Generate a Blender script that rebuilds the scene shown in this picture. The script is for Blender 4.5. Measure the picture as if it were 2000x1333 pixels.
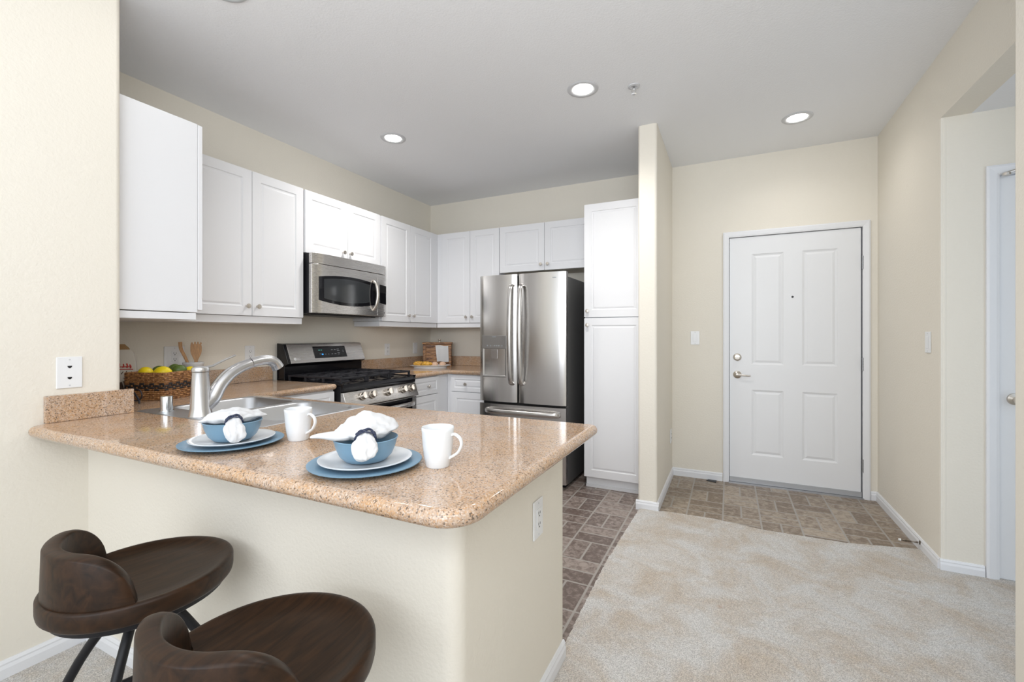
import bpy, math, random
from mathutils import Vector, Matrix
random.seed(7)
PI = math.pi
for o in list(bpy.data.objects): bpy.data.objects.remove(o)
SC = bpy.context.scene
COL = SC.collection

# ------------------------------------------------------------------ camera, world, light, exposure
FPX = 876.0
YAW = math.atan(424/876.0)
cam_d = bpy.data.cameras.new('camera'); cam = bpy.data.objects.new('camera', cam_d); COL.objects.link(cam)
cam.location = (0, 0, 1.24); cam.rotation_euler = (PI/2, 0, YAW)
cam_d.sensor_width = 36; cam_d.lens = 36*FPX/2000; cam_d.shift_y = -11.5/2000; cam_d.clip_start = 0.02
SC.camera = cam
W = bpy.data.worlds.new('World'); SC.world = W; W.use_nodes = True
bg = W.node_tree.nodes['Background']; bg.inputs[0].default_value = (0.76, 0.87, 1.0, 1); bg.inputs[1].default_value = 1.25

def area(name, loc, target, sx, sy, power, color):
    l = bpy.data.lights.new(name, 'AREA'); l.shape = 'RECTANGLE'; l.size = sx; l.size_y = sy
    l.energy = power; l.color = color
    o = bpy.data.objects.new(name, l); COL.objects.link(o); o.location = loc
    o.rotation_euler = (Vector(target)-Vector(loc)).to_track_quat('-Z', 'Y').to_euler()
    return o
# daylight of the living room's glazed side behind the camera
area('daylight_patio', (-0.3, -2.9, 1.75), (-0.9, 3.0, 1.3), 3.4, 1.5, 36, (0.95, 0.97, 1.0))
# added fill light behind the camera, aimed at the ceiling to raise overall brightness
area('ceiling_fill', (0.0, -0.35, 1.85), (-0.6, 0.8, 2.73), 1.6, 1.0, 25, (0.93, 0.96, 1.0))
def spot(name, loc, power):
    l = bpy.data.lights.new(name, 'SPOT'); l.energy = power; l.spot_size = math.radians(155); l.spot_blend = 1.0
    l.shadow_soft_size = 0.07; l.color = (1.0, 0.975, 0.94)
    o = bpy.data.objects.new(name, l); COL.objects.link(o); o.location = loc
for p_, w_ in (((-0.797, 2.629), 55), ((-2.285, 2.66), 52), ((0.42, 3.615), 12)):
    spot('downlight_beam', (p_[0], p_[1], 2.715), w_)
SC.view_settings.view_transform = 'Standard'; SC.view_settings.look = 'None'
SC.view_settings.exposure = 0.42; SC.view_settings.gamma = 1.0; SC.view_settings.use_curve_mapping = False

# ------------------------------------------------------------------ materials
def newmat(name):
    m = bpy.data.materials.new(name); m.use_nodes = True
    return m, m.node_tree.nodes, m.node_tree.links, m.node_tree.nodes['Principled BSDF']
def mat(name, col, rough=0.5, metal=0.0, bump=0, bscale=100, emis=0, spec=0.5, var=0, stretch=None, coat=0):
    m, N, L, p = newmat(name)
    p.inputs['Base Color'].default_value = (*col, 1); p.inputs['Roughness'].default_value = rough
    p.inputs['Metallic'].default_value = metal; p.inputs['Specular IOR Level'].default_value = spec
    if coat: p.inputs['Coat Weight'].default_value = coat; p.inputs['Coat Roughness'].default_value = 0.1
    if emis:
        p.inputs['Emission Color'].default_value = (*col, 1); p.inputs['Emission Strength'].default_value = emis
    if bump or var:
        tc = N.new('ShaderNodeTexCoord'); mp = N.new('ShaderNodeMapping'); L.new(tc.outputs['Object'], mp.inputs[0])
        if stretch: mp.inputs['Scale'].default_value = stretch
        nz = N.new('ShaderNodeTexNoise'); nz.inputs['Scale'].default_value = bscale; nz.inputs['Detail'].default_value = 3
        L.new(mp.outputs[0], nz.inputs['Vector'])
        if bump:
            b = N.new('ShaderNodeBump'); b.inputs['Strength'].default_value = bump; b.inputs['Distance'].default_value = 0.004
            L.new(nz.outputs['Fac'], b.inputs['Height']); L.new(b.outputs[0], p.inputs['Normal'])
        if var:
            r = N.new('ShaderNodeValToRGB'); L.new(nz.outputs['Fac'], r.inputs[0])
            r.color_ramp.elements[0].position = 0.3; r.color_ramp.elements[1].position = 0.7
            r.color_ramp.elements[0].color = (*[c*(1-var) for c in col], 1); r.color_ramp.elements[1].color = (*[min(1, c*(1+var)) for c in col], 1)
            L.new(r.outputs[0], p.inputs['Base Color'])
    return m
WALL = mat('wall_paint_cream', (0.84, 0.795, 0.705), 0.75, bump=0.35, bscale=90, spec=0.25)
CEIL = mat('ceiling_paint', (0.88, 0.89, 0.91), 0.85, bump=0.3, bscale=110, spec=0.2)
TRIM = mat('white_trim_paint', (0.83, 0.84, 0.865), 0.4)
CAB = mat('white_cabinet_thermofoil', (0.835, 0.84, 0.86), 0.38, spec=0.4)
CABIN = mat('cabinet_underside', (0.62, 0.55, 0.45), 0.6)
DOORM = mat('door_paint', (0.82, 0.83, 0.85), 0.42, bump=0.05, bscale=30)
PLAST = mat('white_plastic', (0.86, 0.87, 0.88), 0.3)
NICKEL = mat('brushed_nickel', (0.62, 0.58, 0.53), 0.28, 1.0)
CHROME = mat('chrome', (0.78, 0.79, 0.80), 0.12, 1.0)
FAUCETM = mat('faucet_steel', (0.62, 0.62, 0.63), 0.27, 1.0)
BLACK = mat('black_enamel', (0.008, 0.008, 0.010), 0.15, spec=0.4)
BLACKM = mat('black_matte', (0.010, 0.010, 0.013), 0.4, spec=0.35)
IRON = mat('cast_iron', (0.018, 0.018, 0.023), 0.55, bump=0.2, bscale=300)
DARK = mat('dark_gap', (0.01, 0.01, 0.01), 0.7)
GLASSB = mat('black_glass', (0.006, 0.006, 0.008), 0.06, spec=0.35)
FSIDE = mat('fridge_side_graphite', (0.12, 0.12, 0.12), 0.45, 0.3, bump=0.05, bscale=400)
SINKM = mat('sink_steel', (0.56, 0.57, 0.59), 0.38, 1.0)
HINGEM = mat('hinge_metal', (0.33, 0.34, 0.36), 0.4, 0.9)
LAMPM = mat('lamp_lens', (1.0, 0.96, 0.9), 0.5, emis=18)
LTRIM = mat('light_trim', (0.62, 0.63, 0.65), 0.45)
BLUE = mat('blue_glaze', (0.175, 0.305, 0.42), 0.35)
WHITEC = mat('white_ceramic', (0.78, 0.80, 0.82), 0.12)
NAPK = mat('napkin_cotton', (0.70, 0.705, 0.715), 0.9, bump=0.15, bscale=60, spec=0.1)
NAVY = mat('navy_wire', (0.02, 0.03, 0.07), 0.35)
SLATE = mat('dispenser_grey', (0.27, 0.26, 0.25), 0.35, 0.6)
LEMON = mat('lemon_skin', (0.90, 0.70, 0.01), 0.4, bump=0.3, bscale=250)
LIME = mat('lime_skin', (0.10, 0.16, 0.03), 0.35, bump=0.3, bscale=250, var=0.3)
WOODL = mat('light_wood', (0.50, 0.28, 0.13), 0.5, bump=0.1, bscale=40, var=0.2, stretch=(6, 6, 1))
PASTRY = mat('pastry_crust', (0.72, 0.38, 0.06), 0.4, bump=0.8, bscale=60, var=0.45)
ROLLM = mat('bread_roll', (0.78, 0.53, 0.38), 0.7, bump=0.4, bscale=60, var=0.12)
PAPER = mat('paper_bag', (0.66, 0.62, 0.56), 0.8, bump=0.3, bscale=25)
REDI = mat('red_print', (0.5, 0.05, 0.04), 0.8)
BROWNI = mat('brown_print', (0.10, 0.06, 0.04), 0.8)
KRAFT = mat('kraft_paper', (0.36, 0.22, 0.10), 0.8)
GALV = mat('galvanised_cap', (0.60, 0.62, 0.63), 0.2, 1.0, var=0.15, bscale=30)
RUBBER = mat('white_rubber', (0.85, 0.85, 0.83), 0.6)
BRONZE = mat('spring_bronze', (0.25, 0.21, 0.17), 0.35, 1.0)
ALU = mat('aluminium_sill', (0.50, 0.51, 0.53), 0.35, 0.8)
KICKM = mat('door_kick_seal', (0.46, 0.47, 0.49), 0.4, 0.3)
WIRE = mat('dark_wire', (0.03, 0.03, 0.04), 0.4, 0.6)
LOGO = mat('logo_white', (0.85, 0.85, 0.85), 0.4)
GREYI = mat('grey_print', (0.30, 0.32, 0.34), 0.5)
BLUEI = mat('display_blue', (0.05, 0.35, 0.8), 0.5, emis=0.6)
GREENI = mat('display_green', (0.1, 0.5, 0.4), 0.5, emis=0.3)
SHADE = mat('mw_mesh', (0.03, 0.033, 0.036), 0.10)

def steel(name, col, rough, stretch):
    m, N, L, p = newmat(name)
    p.inputs['Metallic'].default_value = 1; p.inputs['Base Color'].default_value = (*col, 1)
    tc = N.new('ShaderNodeTexCoord'); mp = N.new('ShaderNodeMapping'); mp.inputs['Scale'].default_value = stretch
    L.new(tc.outputs['Object'], mp.inputs[0])
    nz = N.new('ShaderNodeTexNoise'); nz.inputs['Scale'].default_value = 16; nz.inputs['Detail'].default_value = 2
    L.new(mp.outputs[0], nz.inputs['Vector'])
    mr = N.new('ShaderNodeMapRange'); mr.inputs['To Min'].default_value = rough-0.02; mr.inputs['To Max'].default_value = rough+0.04
    L.new(nz.outputs['Fac'], mr.inputs['Value']); L.new(mr.outputs[0], p.inputs['Roughness'])
    b = N.new('ShaderNodeBump'); b.inputs['Strength'].default_value = 0.004; b.inputs['Distance'].default_value = 0.002
    L.new(nz.outputs['Fac'], b.inputs['Height']); L.new(b.outputs[0], p.inputs['Normal'])
    return m
STEEL_V = steel('brushed_steel_fridge', (0.60, 0.585, 0.57), 0.24, (8, 8, 0.15))
STEEL_H = steel('brushed_steel_range', (0.58, 0.56, 0.54), 0.26, (8, 0.2, 8))

def granite():
    m, N, L, p = newmat('granite')
    tc = N.new('ShaderNodeTexCoord')
    def noise(sc, det=2):
        n = N.new('ShaderNodeTexNoise'); n.inputs['Scale'].default_value = sc; n.inputs['Detail'].default_value = det
        L.new(tc.outputs['Object'], n.inputs['Vector']); return n
    def ramp(src, stops):
        r = N.new('ShaderNodeValToRGB'); L.new(src, r.inputs[0])
        e = r.color_ramp.elements
        while len(e) < len(stops): e.new(0.5)
        for i, (pos, c) in enumerate(stops): e[i].position = pos; e[i].color = (*c, 1)
        return r
    def mix(a, b, f):
        x = N.new('ShaderNodeMix'); x.data_type = 'RGBA'
        L.new(a, x.inputs[6]); L.new(b, x.inputs[7]); L.new(f, x.inputs[0]); return x.outputs[2]
    v = N.new('ShaderNodeTexVoronoi'); v.inputs['Scale'].default_value = 330; L.new(tc.outputs['Object'], v.inputs['Vector'])
    sep = N.new('ShaderNodeSeparateColor'); L.new(v.outputs['Color'], sep.inputs[0])
    base = ramp(sep.outputs[0], [(0.0, (0.33, 0.21, 0.13)), (0.28, (0.56, 0.43, 0.33)), (0.52, (0.56, 0.31, 0.13)), (0.74, (0.70, 0.59, 0.50)), (1.0, (0.38, 0.22, 0.11))])
    base.color_ramp.interpolation = 'LINEAR'
    big = ramp(noise(9, 3).outputs['Fac'], [(0.42, (0.54, 0.42, 0.34)), (0.62, (0.53, 0.31, 0.15))])
    c = N.new('ShaderNodeMix'); c.data_type = 'RGBA'; c.inputs[0].default_value = 0.30
    L.new(base.outputs[0], c.inputs[6]); L.new(big.outputs[0], c.inputs[7]); col = c.outputs[2]
    dk = N.new('ShaderNodeTexVoronoi'); dk.inputs['Scale'].default_value = 300; L.new(tc.outputs['Object'], dk.inputs['Vector'])
    s2 = N.new('ShaderNodeSeparateColor'); L.new(dk.outputs['Color'], s2.inputs[0])
    g = ramp(s2.outputs[1], [(0.905, (0, 0, 0)), (0.925, (0.75, 0.75, 0.75))])
    k = N.new('ShaderNodeRGB'); k.outputs[0].default_value = (0.09, 0.065, 0.05, 1)
    col = mix(col, k.outputs[0], g.outputs[0])
    L.new(col, p.inputs['Base Color']); p.inputs['Roughness'].default_value = 0.07; p.inputs['Specular IOR Level'].default_value = 0.55
    return m
GRANITE = granite()

def wood_dark():
    m, N, L, p = newmat('walnut_stain')
    tc = N.new('ShaderNodeTexCoord'); mp = N.new('ShaderNodeMapping'); mp.inputs['Scale'].default_value = (1.2, 9, 5)
    L.new(tc.outputs['Object'], mp.inputs[0])
    n = N.new('ShaderNodeTexNoise'); n.inputs['Scale'].default_value = 6; n.inputs['Detail'].default_value = 6; n.inputs['Distortion'].default_value = 1.2
    L.new(mp.outputs[0], n.inputs['Vector'])
    r = N.new('ShaderNodeValToRGB'); L.new(n.outputs['Fac'], r.inputs[0])
    r.color_ramp.elements[0].position = 0.3; r.color_ramp.elements[0].color = (0.013, 0.0065, 0.003, 1)
    r.color_ramp.elements[1].position = 0.75; r.color_ramp.elements[1].color = (0.050, 0.022, 0.009, 1)
    L.new(r.outputs[0], p.inputs['Base Color']); p.inputs['Roughness'].default_value = 0.42; p.inputs['Specular IOR Level'].default_value = 0.3
    b = N.new('ShaderNodeBump'); b.inputs['Strength'].default_value = 0.08; b.inputs['Distance'].default_value = 0.002
    L.new(n.outputs['Fac'], b.inputs['Height']); L.new(b.outputs[0], p.inputs['Normal'])
    return m
WALNUT = wood_dark()

def rustic():
    m, N, L, p = newmat('rustic_wood')
    tc = N.new('ShaderNodeTexCoord'); mp = N.new('ShaderNodeMapping'); mp.inputs['Scale'].default_value = (3, 3, 14)
    L.new(tc.outputs['Object'], mp.inputs[0])
    n = N.new('ShaderNodeTexNoise'); n.inputs['Scale'].default_value = 4; n.inputs['Detail'].default_value = 5; n.inputs['Distortion'].default_value = 1
    L.new(mp.outputs[0], n.inputs['Vector'])
    r = N.new('ShaderNodeValToRGB'); L.new(n.outputs['Fac'], r.inputs[0])
    r.color_ramp.elements[0].position = 0.35; r.color_ramp.elements[0].color = (0.09, 0.03, 0.012, 1)
    r.color_ramp.elements[1].position = 0.62; r.color_ramp.elements[1].color = (0.48, 0.24, 0.09, 1)
    L.new(r.outputs[0], p.inputs['Base Color']); p.inputs['Roughness'].default_value = 0.45
    return m
RUSTIC = rustic()

def wicker():
    m, N, L, p = newmat('wicker')
    tc = N.new('ShaderNodeTexCoord')
    n = N.new('ShaderNodeTexNoise'); n.inputs['Scale'].default_value = 90; n.inputs['Detail'].default_value = 3
    L.new(tc.outputs['Object'], n.inputs['Vector'])
    r = N.new('ShaderNodeValToRGB'); L.new(n.outputs['Fac'], r.inputs[0])
    r.color_ramp.elements[0].position = 0.32; r.color_ramp.elements[0].color = (0.13, 0.045, 0.015, 1)
    r.color_ramp.elements[1].position = 0.64; r.color_ramp.elements[1].color = (0.52, 0.26, 0.10, 1)
    L.new(r.outputs[0], p.inputs['Base Color']); p.inputs['Roughness'].default_value = 0.45
    return m
WICKER = wicker()
WICKB = mat('wicker_black', (0.012, 0.012, 0.016), 0.45)

def carpet():
    m, N, L, p = newmat('carpet_pile')
    tc = N.new('ShaderNodeTexCoord')
    def noise(sc, det, dist=0):
        n = N.new('ShaderNodeTexNoise'); n.inputs['Scale'].default_value = sc; n.inputs['Detail'].default_value = det
        n.inputs['Distortion'].default_value = dist
        L.new(tc.outputs['Object'], n.inputs['Vector']); return n
    def ramp(src, a, b, ca, cb):
        r = N.new('ShaderNodeValToRGB'); L.new(src, r.inputs[0]); e = r.color_ramp.elements
        e[0].position = a; e[1].position = b; e[0].color = (*ca, 1); e[1].color = (*cb, 1); return r
    sn = noise(4.2, 9, 0.5); sn.inputs['Roughness'].default_value = 0.66
    st = ramp(sn.outputs['Fac'], 0.40, 0.66, (0.70, 0.685, 0.665), (0.60, 0.52, 0.435))
    fine = noise(300, 3)
    fr = ramp(fine.outputs['Fac'], 0.32, 0.68, (0.60, 0.60, 0.60), (1.2, 1.2, 1.2))
    mx = N.new('ShaderNodeMix'); mx.data_type = 'RGBA'; mx.blend_type = 'MULTIPLY'; mx.inputs[0].default_value = 1
    L.new(st.outputs[0], mx.inputs[6]); L.new(fr.outputs[0], mx.inputs[7])
    # a few rusty drips
    dr = ramp(noise(7, 3, 0.2).outputs['Fac'], 0.70, 0.78, (0, 0, 0), (0.45, 0.45, 0.45))
    rc = N.new('ShaderNodeRGB'); rc.outputs[0].default_value = (0.42, 0.24, 0.15, 1)
    m2 = N.new('ShaderNodeMix'); m2.data_type = 'RGBA'; L.new(dr.outputs[0], m2.inputs[0]); L.new(mx.outputs[2], m2.inputs[6]); L.new(rc.outputs[0], m2.inputs[7])
    L.new(m2.outputs[2], p.inputs['Base Color']); p.inputs['Roughness'].default_value = 0.95; p.inputs['Specular IOR Level'].default_value = 0.1
    b = N.new('ShaderNodeBump'); b.inputs['Strength'].default_value = 0.8; b.inputs['Distance'].default_value = 0.006
    n3 = noise(260, 3); L.new(n3.outputs['Fac'], b.inputs['Height']); L.new(b.outputs[0], p.inputs['Normal'])
    return m
CARPET = carpet()

def vinyl(name, x0, y0, s, flip, ca, cb):
    """basket-weave brick vinyl: square cells of two bricks, turned in alternate cells"""
    m, N, L, p = newmat(name)
    tc = N.new('ShaderNodeTexCoord'); sp = N.new('ShaderNodeSeparateXYZ'); L.new(tc.outputs['Object'], sp.inputs[0])
    def M(op, a, b=None):
        n = N.new('ShaderNodeMath'); n.operation = op
        for i, v in enumerate((a, b)):
            if v is None: continue
            if isinstance(v, (int, float)): n.inputs[i].default_value = v
            else: L.new(v, n.inputs[i])
        return n.outputs[0]
    u = M('DIVIDE', M('SUBTRACT', sp.outputs[0], x0), s); v = M('DIVIDE', M('SUBTRACT', sp.outputs[1], y0), s)
    cu, cv = M('FLOOR', u), M('FLOOR', v); fu, fv = M('SUBTRACT', u, cu), M('SUBTRACT', v, cv)
    par = M('FLOORED_MODULO', M('ADD', M('ADD', cu, cv), flip), 2.0)   # 0: split along x
    eu = M('MINIMUM', fu, M('SUBTRACT', 1.0, fu)); ev = M('MINIMUM', fv, M('SUBTRACT', 1.0, fv))
    hu = M('ABSOLUTE', M('SUBTRACT', fu, 0.5)); hv = M('ABSOLUTE', M('SUBTRACT', fv, 0.5))
    half = M('ADD', M('MULTIPLY', hu, M('SUBTRACT', 1.0, par)), M('MULTIPLY', hv, par))
    d = M('MINIMUM', M('MINIMUM', eu, ev), half)
    side = M('ADD', M('MULTIPLY', M('GREATER_THAN', fu, 0.5), M('SUBTRACT', 1.0, par)), M('MULTIPLY', M('GREATER_THAN', fv, 0.5), par))
    cmb = N.new('ShaderNodeCombineXYZ'); L.new(cu, cmb.inputs[0]); L.new(cv, cmb.inputs[1]); L.new(side, cmb.inputs[2])
    wn = N.new('ShaderNodeTexWhiteNoise'); L.new(cmb.outputs[0], wn.inputs[0])
    nz = N.new('ShaderNodeTexNoise'); nz.inputs['Scale'].default_value = 28; nz.inputs['Detail'].default_value = 8; nz.inputs['Roughness'].default_value = 0.7; nz.inputs['Distortion'].default_value = 0.6
    L.new(tc.outputs['Object'], nz.inputs['Vector'])
    f = M('ADD', M('MULTIPLY', nz.outputs['Fac'], 2.1), M('MULTIPLY', wn.outputs['Value'], 0.45))
    r = N.new('ShaderNodeValToRGB'); L.new(M('SUBTRACT', f, 0.80), r.inputs[0]); e = r.color_ramp.elements
    e[0].position = 0.25; e[0].color = (*ca, 1); e[1].position = 0.78; e[1].color = (*cb, 1)
    mx = N.new('ShaderNodeMix'); mx.data_type = 'RGBA'
    mr = N.new('ShaderNodeMapRange'); mr.inputs['From Min'].default_value = 0.018; mr.inputs['From Max'].default_value = 0.03
    L.new(d, mr.inputs['Value']); L.new(mr.outputs[0], mx.inputs[0])
    mx.inputs[6].default_value = (0.36, 0.33, 0.30, 1); L.new(r.outputs[0], mx.inputs[7])
    L.new(mx.outputs[2], p.inputs['Base Color']); p.inputs['Roughness'].default_value = 0.42
    b = N.new('ShaderNodeBump'); b.inputs['Strength'].default_value = 0.25; b.inputs['Distance'].default_value = 0.002
    L.new(mr.outputs[0], b.inputs['Height']); L.new(b.outputs[0], p.inputs['Normal'])
    return m
VIN_K = vinyl('vinyl_brick_kitchen', -0.625, 2.85, 0.23, 1, (0.135, 0.098, 0.082), (0.36, 0.30, 0.265))
VIN_E = vinyl('vinyl_brick_entry', 0.19, 3.415, 0.228, 1, (0.19, 0.14, 0.10), (0.42, 0.35, 0.275))

# ------------------------------------------------------------------ geometry helpers
class MB:
    def __init__(s): s.v = []; s.f = []; s.M = None
    def add(s, vs, fs):
        o = len(s.v)
        s.v += [tuple(s.M @ Vector(p)) if s.M else tuple(p) for p in vs]
        s.f += [tuple(i+o for i in f) for f in fs]; return s
    def box(s, x0, y0, z0, x1, y1, z1):
        x0, x1 = sorted((x0, x1)); y0, y1 = sorted((y0, y1)); z0, z1 = sorted((z0, z1))
        return s.add([(x0,y0,z0),(x1,y0,z0),(x1,y1,z0),(x0,y1,z0),(x0,y0,z1),(x1,y0,z1),(x1,y1,z1),(x0,y1,z1)],
              [(0,3,2,1),(4,5,6,7),(0,1,5,4),(1,2,6,5),(2,3,7,6),(3,0,4,7)])
    def prism(s, poly, z0, z1):           # CCW polygon in XY
        n = len(poly)
        return s.add([(x,y,z0) for x,y in poly]+[(x,y,z1) for x,y in poly],
              [tuple(range(n-1,-1,-1)), tuple(range(n,2*n))]+[(i,(i+1)%n,n+(i+1)%n,n+i) for i in range(n)])
    def lathe(s, prof, seg=32, c=(0,0,0), axis='z', sx=1, sy=1):
        vs = []; fs = []; n = len(prof)
        for k in range(seg):
            a = 2*PI*k/seg
            for r, z in prof:
                p = (r*math.cos(a)*sx, r*math.sin(a)*sy, z)
                if axis == 'y': p = (p[0], -p[2], p[1])
                elif axis == 'x': p = (p[2], p[0], p[1])
                vs.append((p[0]+c[0], p[1]+c[1], p[2]+c[2]))
        for k in range(seg):
            k2 = (k+1) % seg
            for i in range(n-1): fs.append((k*n+i, k2*n+i, k2*n+i+1, k*n+i+1))
        if prof[0][0] > 1e-6: fs.append(tuple(k*n for k in range(seg-1,-1,-1)))
        if prof[-1][0] > 1e-6: fs.append(tuple(k*n+n-1 for k in range(seg)))
        return s.add(vs, fs)
    def tube(s, pts, r, seg=10, cap=True, flat=None):
        pts = [Vector(p) for p in pts]; n = len(pts); rr = r if isinstance(r, (list, tuple)) else [r]*n
        vs = []; fs = []; up = None
        for i, p in enumerate(pts):
            t = (pts[min(i+1,n-1)]-pts[max(i-1,0)]).normalized()
            if up is None:
                up = Vector((0,0,1)) if abs(t.z) < 0.9 else Vector((0,1,0))
            a = (up - t*up.dot(t)).normalized(); b = t.cross(a); up = a
            for k in range(seg):
                w = 2*PI*k/seg
                fa, fb = (1, 1) if flat is None else flat
                vs.append(p + a*math.cos(w)*rr[i]*fa + b*math.sin(w)*rr[i]*fb)
        for i in range(n-1):
            for k in range(seg):
                k2 = (k+1)%seg; fs.append((i*seg+k, i*seg+k2, (i+1)*seg+k2, (i+1)*seg+k))
        if cap: fs += [tuple(range(seg-1,-1,-1)), tuple((n-1)*seg+k for k in range(seg))]
        return s.add(vs, fs)
    def build(s, name, m, parent=None, bevel=0, smooth=False, seg=2, solid=0, subsurf=0, local=False, loc=None):
        org = Vector((0,0,0))
        root = parent
        while root is not None and root.parent: root = root.parent
        if root is not None and not local: org = Vector(root.location)
        elif loc is not None: org = Vector(loc)
        me = bpy.data.meshes.new(name); me.from_pydata([tuple(Vector(p)-org) for p in s.v], [], s.f)
        import bmesh
        bm = bmesh.new(); bm.from_mesh(me); bmesh.ops.remove_doubles(bm, verts=bm.verts, dist=1e-6)
        bmesh.ops.recalc_face_normals(bm, faces=bm.faces); bm.to_mesh(me); bm.free()
        me.materials.append(m)
        o = bpy.data.objects.new(name, me); COL.objects.link(o)
        if parent is not None: o.parent = parent
        elif loc is not None: o.location = loc
        if smooth or bevel or subsurf:
            for p in me.polygons: p.use_smooth = True
        if solid:
            d = o.modifiers.new('solid', 'SOLIDIFY'); d.thickness = solid; d.offset = 0
        if subsurf:
            d = o.modifiers.new('sub', 'SUBSURF'); d.levels = subsurf; d.render_levels = subsurf
        if bevel:
            d = o.modifiers.new('bevel', 'BEVEL'); d.width = bevel; d.segments = seg; d.limit_method = 'ANGLE'; d.angle_limit = math.radians(40)
            d.harden_normals = True
        elif smooth:
            d = o.modifiers.new('edge', 'EDGE_SPLIT'); d.split_angle = math.radians(45)
        return o

def tag(o, label=None, cat=None, group=None, kind=None):
    if label: o['label'] = label
    if cat: o['category'] = cat
    if group: o['group'] = group
    if kind: o['kind'] = kind
    return o
def thing(name, label, cat, loc=(0,0,0), rz=0, group=None):
    o = bpy.data.objects.new(name, None); COL.objects.link(o); o.location = loc; o.rotation_euler = (0,0,rz)
    o.empty_display_size = 0.05
    return tag(o, label, cat, group)
def struct(o): o['kind'] = 'structure'; return o
def dup(root, loc, rz, label, group=None):
    r = root.copy(); COL.objects.link(r); r.location = loc; r.rotation_euler = (0,0,rz); r['label'] = label
    if group: r['group'] = group
    for ch in list(root.children):
        c = ch.copy(); COL.objects.link(c); c.parent = r
        for g in list(ch.children):
            d = g.copy(); COL.objects.link(d); d.parent = c
    return r
def text_mesh(body, size, m, name, parent, M, ext=0.0004):
    cu = bpy.data.curves.new('t', 'FONT'); cu.body = body; cu.size = size; cu.extrude = ext
    o = bpy.data.objects.new('t', cu); COL.objects.link(o)
    dg = bpy.context.evaluated_depsgraph_get(); me = bpy.data.meshes.new_from_object(o.evaluated_get(dg))
    bpy.data.objects.remove(o); root = parent
    while root.parent: root = root.parent
    me.transform(M); me.transform(Matrix.Translation(-Vector(root.location))); me.name = name
    me.materials.clear(); me.materials.append(m)
    q = bpy.data.objects.new(name, me); COL.objects.link(q); q.parent = parent; return q

def rounded(poly, radii, seg=8):
    out = []; n = len(poly)
    for i in range(n):
        p = Vector((*poly[i], 0)); r = radii[i]
        if r <= 0: out.append(tuple(poly[i])); continue
        a = (Vector((*poly[i-1],0))-p).normalized(); b = (Vector((*poly[(i+1)%n],0))-p).normalized()
        ang = a.angle(b); d = r/math.tan(ang/2); c = p + (a+b).normalized()*(r/math.sin(ang/2))
        s0 = p+a*d-c; s1 = p+b*d-c
        a0 = math.atan2(s0.y, s0.x); a1 = math.atan2(s1.y, s1.x); da = (a1-a0+PI) % (2*PI) - PI
        for k in range(seg+1):
            w = a0+da*k/seg; out.append((c.x+r*math.cos(w), c.y+r*math.sin(w)))
    return out
def offset(poly, d):                      # inward for a CCW polygon
    out = []; n = len(poly)
    for i in range(n):
        p0, p1, p2 = (Vector(poly[(i+k) % n]) for k in (-1, 0, 1))
        a = (p1-p0).normalized(); b = (p2-p1).normalized()
        na = Vector((-a.y, a.x)); nb = Vector((-b.y, b.x)); mm = (na+nb)
        mm = mm/ max(1e-6, mm.dot(na)) ; out.append(tuple(p1+mm*d))
    return out
def bullnose_slab(name, poly, z0, z1, m, parent=None, hole=None, loc=(0,0,0)):
    import bmesh
    bm = bmesh.new(); h = (z1-z0)/2; K = 8; rings = []
    for k in range(K+1):
        w = -PI/2+PI*k/K; off = h*(1-math.cos(w)); z = (z0+z1)/2+h*math.sin(w)
        pp = offset(poly, off); rings.append([bm.verts.new((x-loc[0], y-loc[1], z-loc[2])) for x, y in pp])
    n = len(poly)
    for a, b in zip(rings[:-1], rings[1:]):
        for i in range(n): bm.faces.new((a[i], a[(i+1)%n], b[(i+1)%n], b[i]))
    hr = []
    if hole:
        for z in (z0, z1): hr.append([bm.verts.new((x-loc[0], y-loc[1], z-loc[2])) for x, y in hole])
        k = len(hole)
        for i in range(k): bm.faces.new((hr[0][i], hr[1][i], hr[1][(i+1)%k], hr[0][(i+1)%k]))
    bm.edges.ensure_lookup_table()
    for idx, ring in ((0, rings[0]), (1, rings[-1])):
        es = [bm.edges.get((ring[i], ring[(i+1)%n])) for i in range(n)]
        if hole: es += [bm.edges.get((hr[idx][i], hr[idx][(i+1)%len(hole)])) for i in range(len(hole))]
        bmesh.ops.triangle_fill(bm, use_beauty=True, edges=es)
    bmesh.ops.recalc_face_normals(bm, faces=bm.faces)
    me = bpy.data.meshes.new(name); bm.to_mesh(me); bm.free(); me.materials.append(m)
    for p in me.polygons: p.use_smooth = abs(p.normal.z) < 0.999
    o = bpy.data.objects.new(name, me); COL.objects.link(o)
    o.location = loc
    if parent: o.parent = parent
    return o

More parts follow.
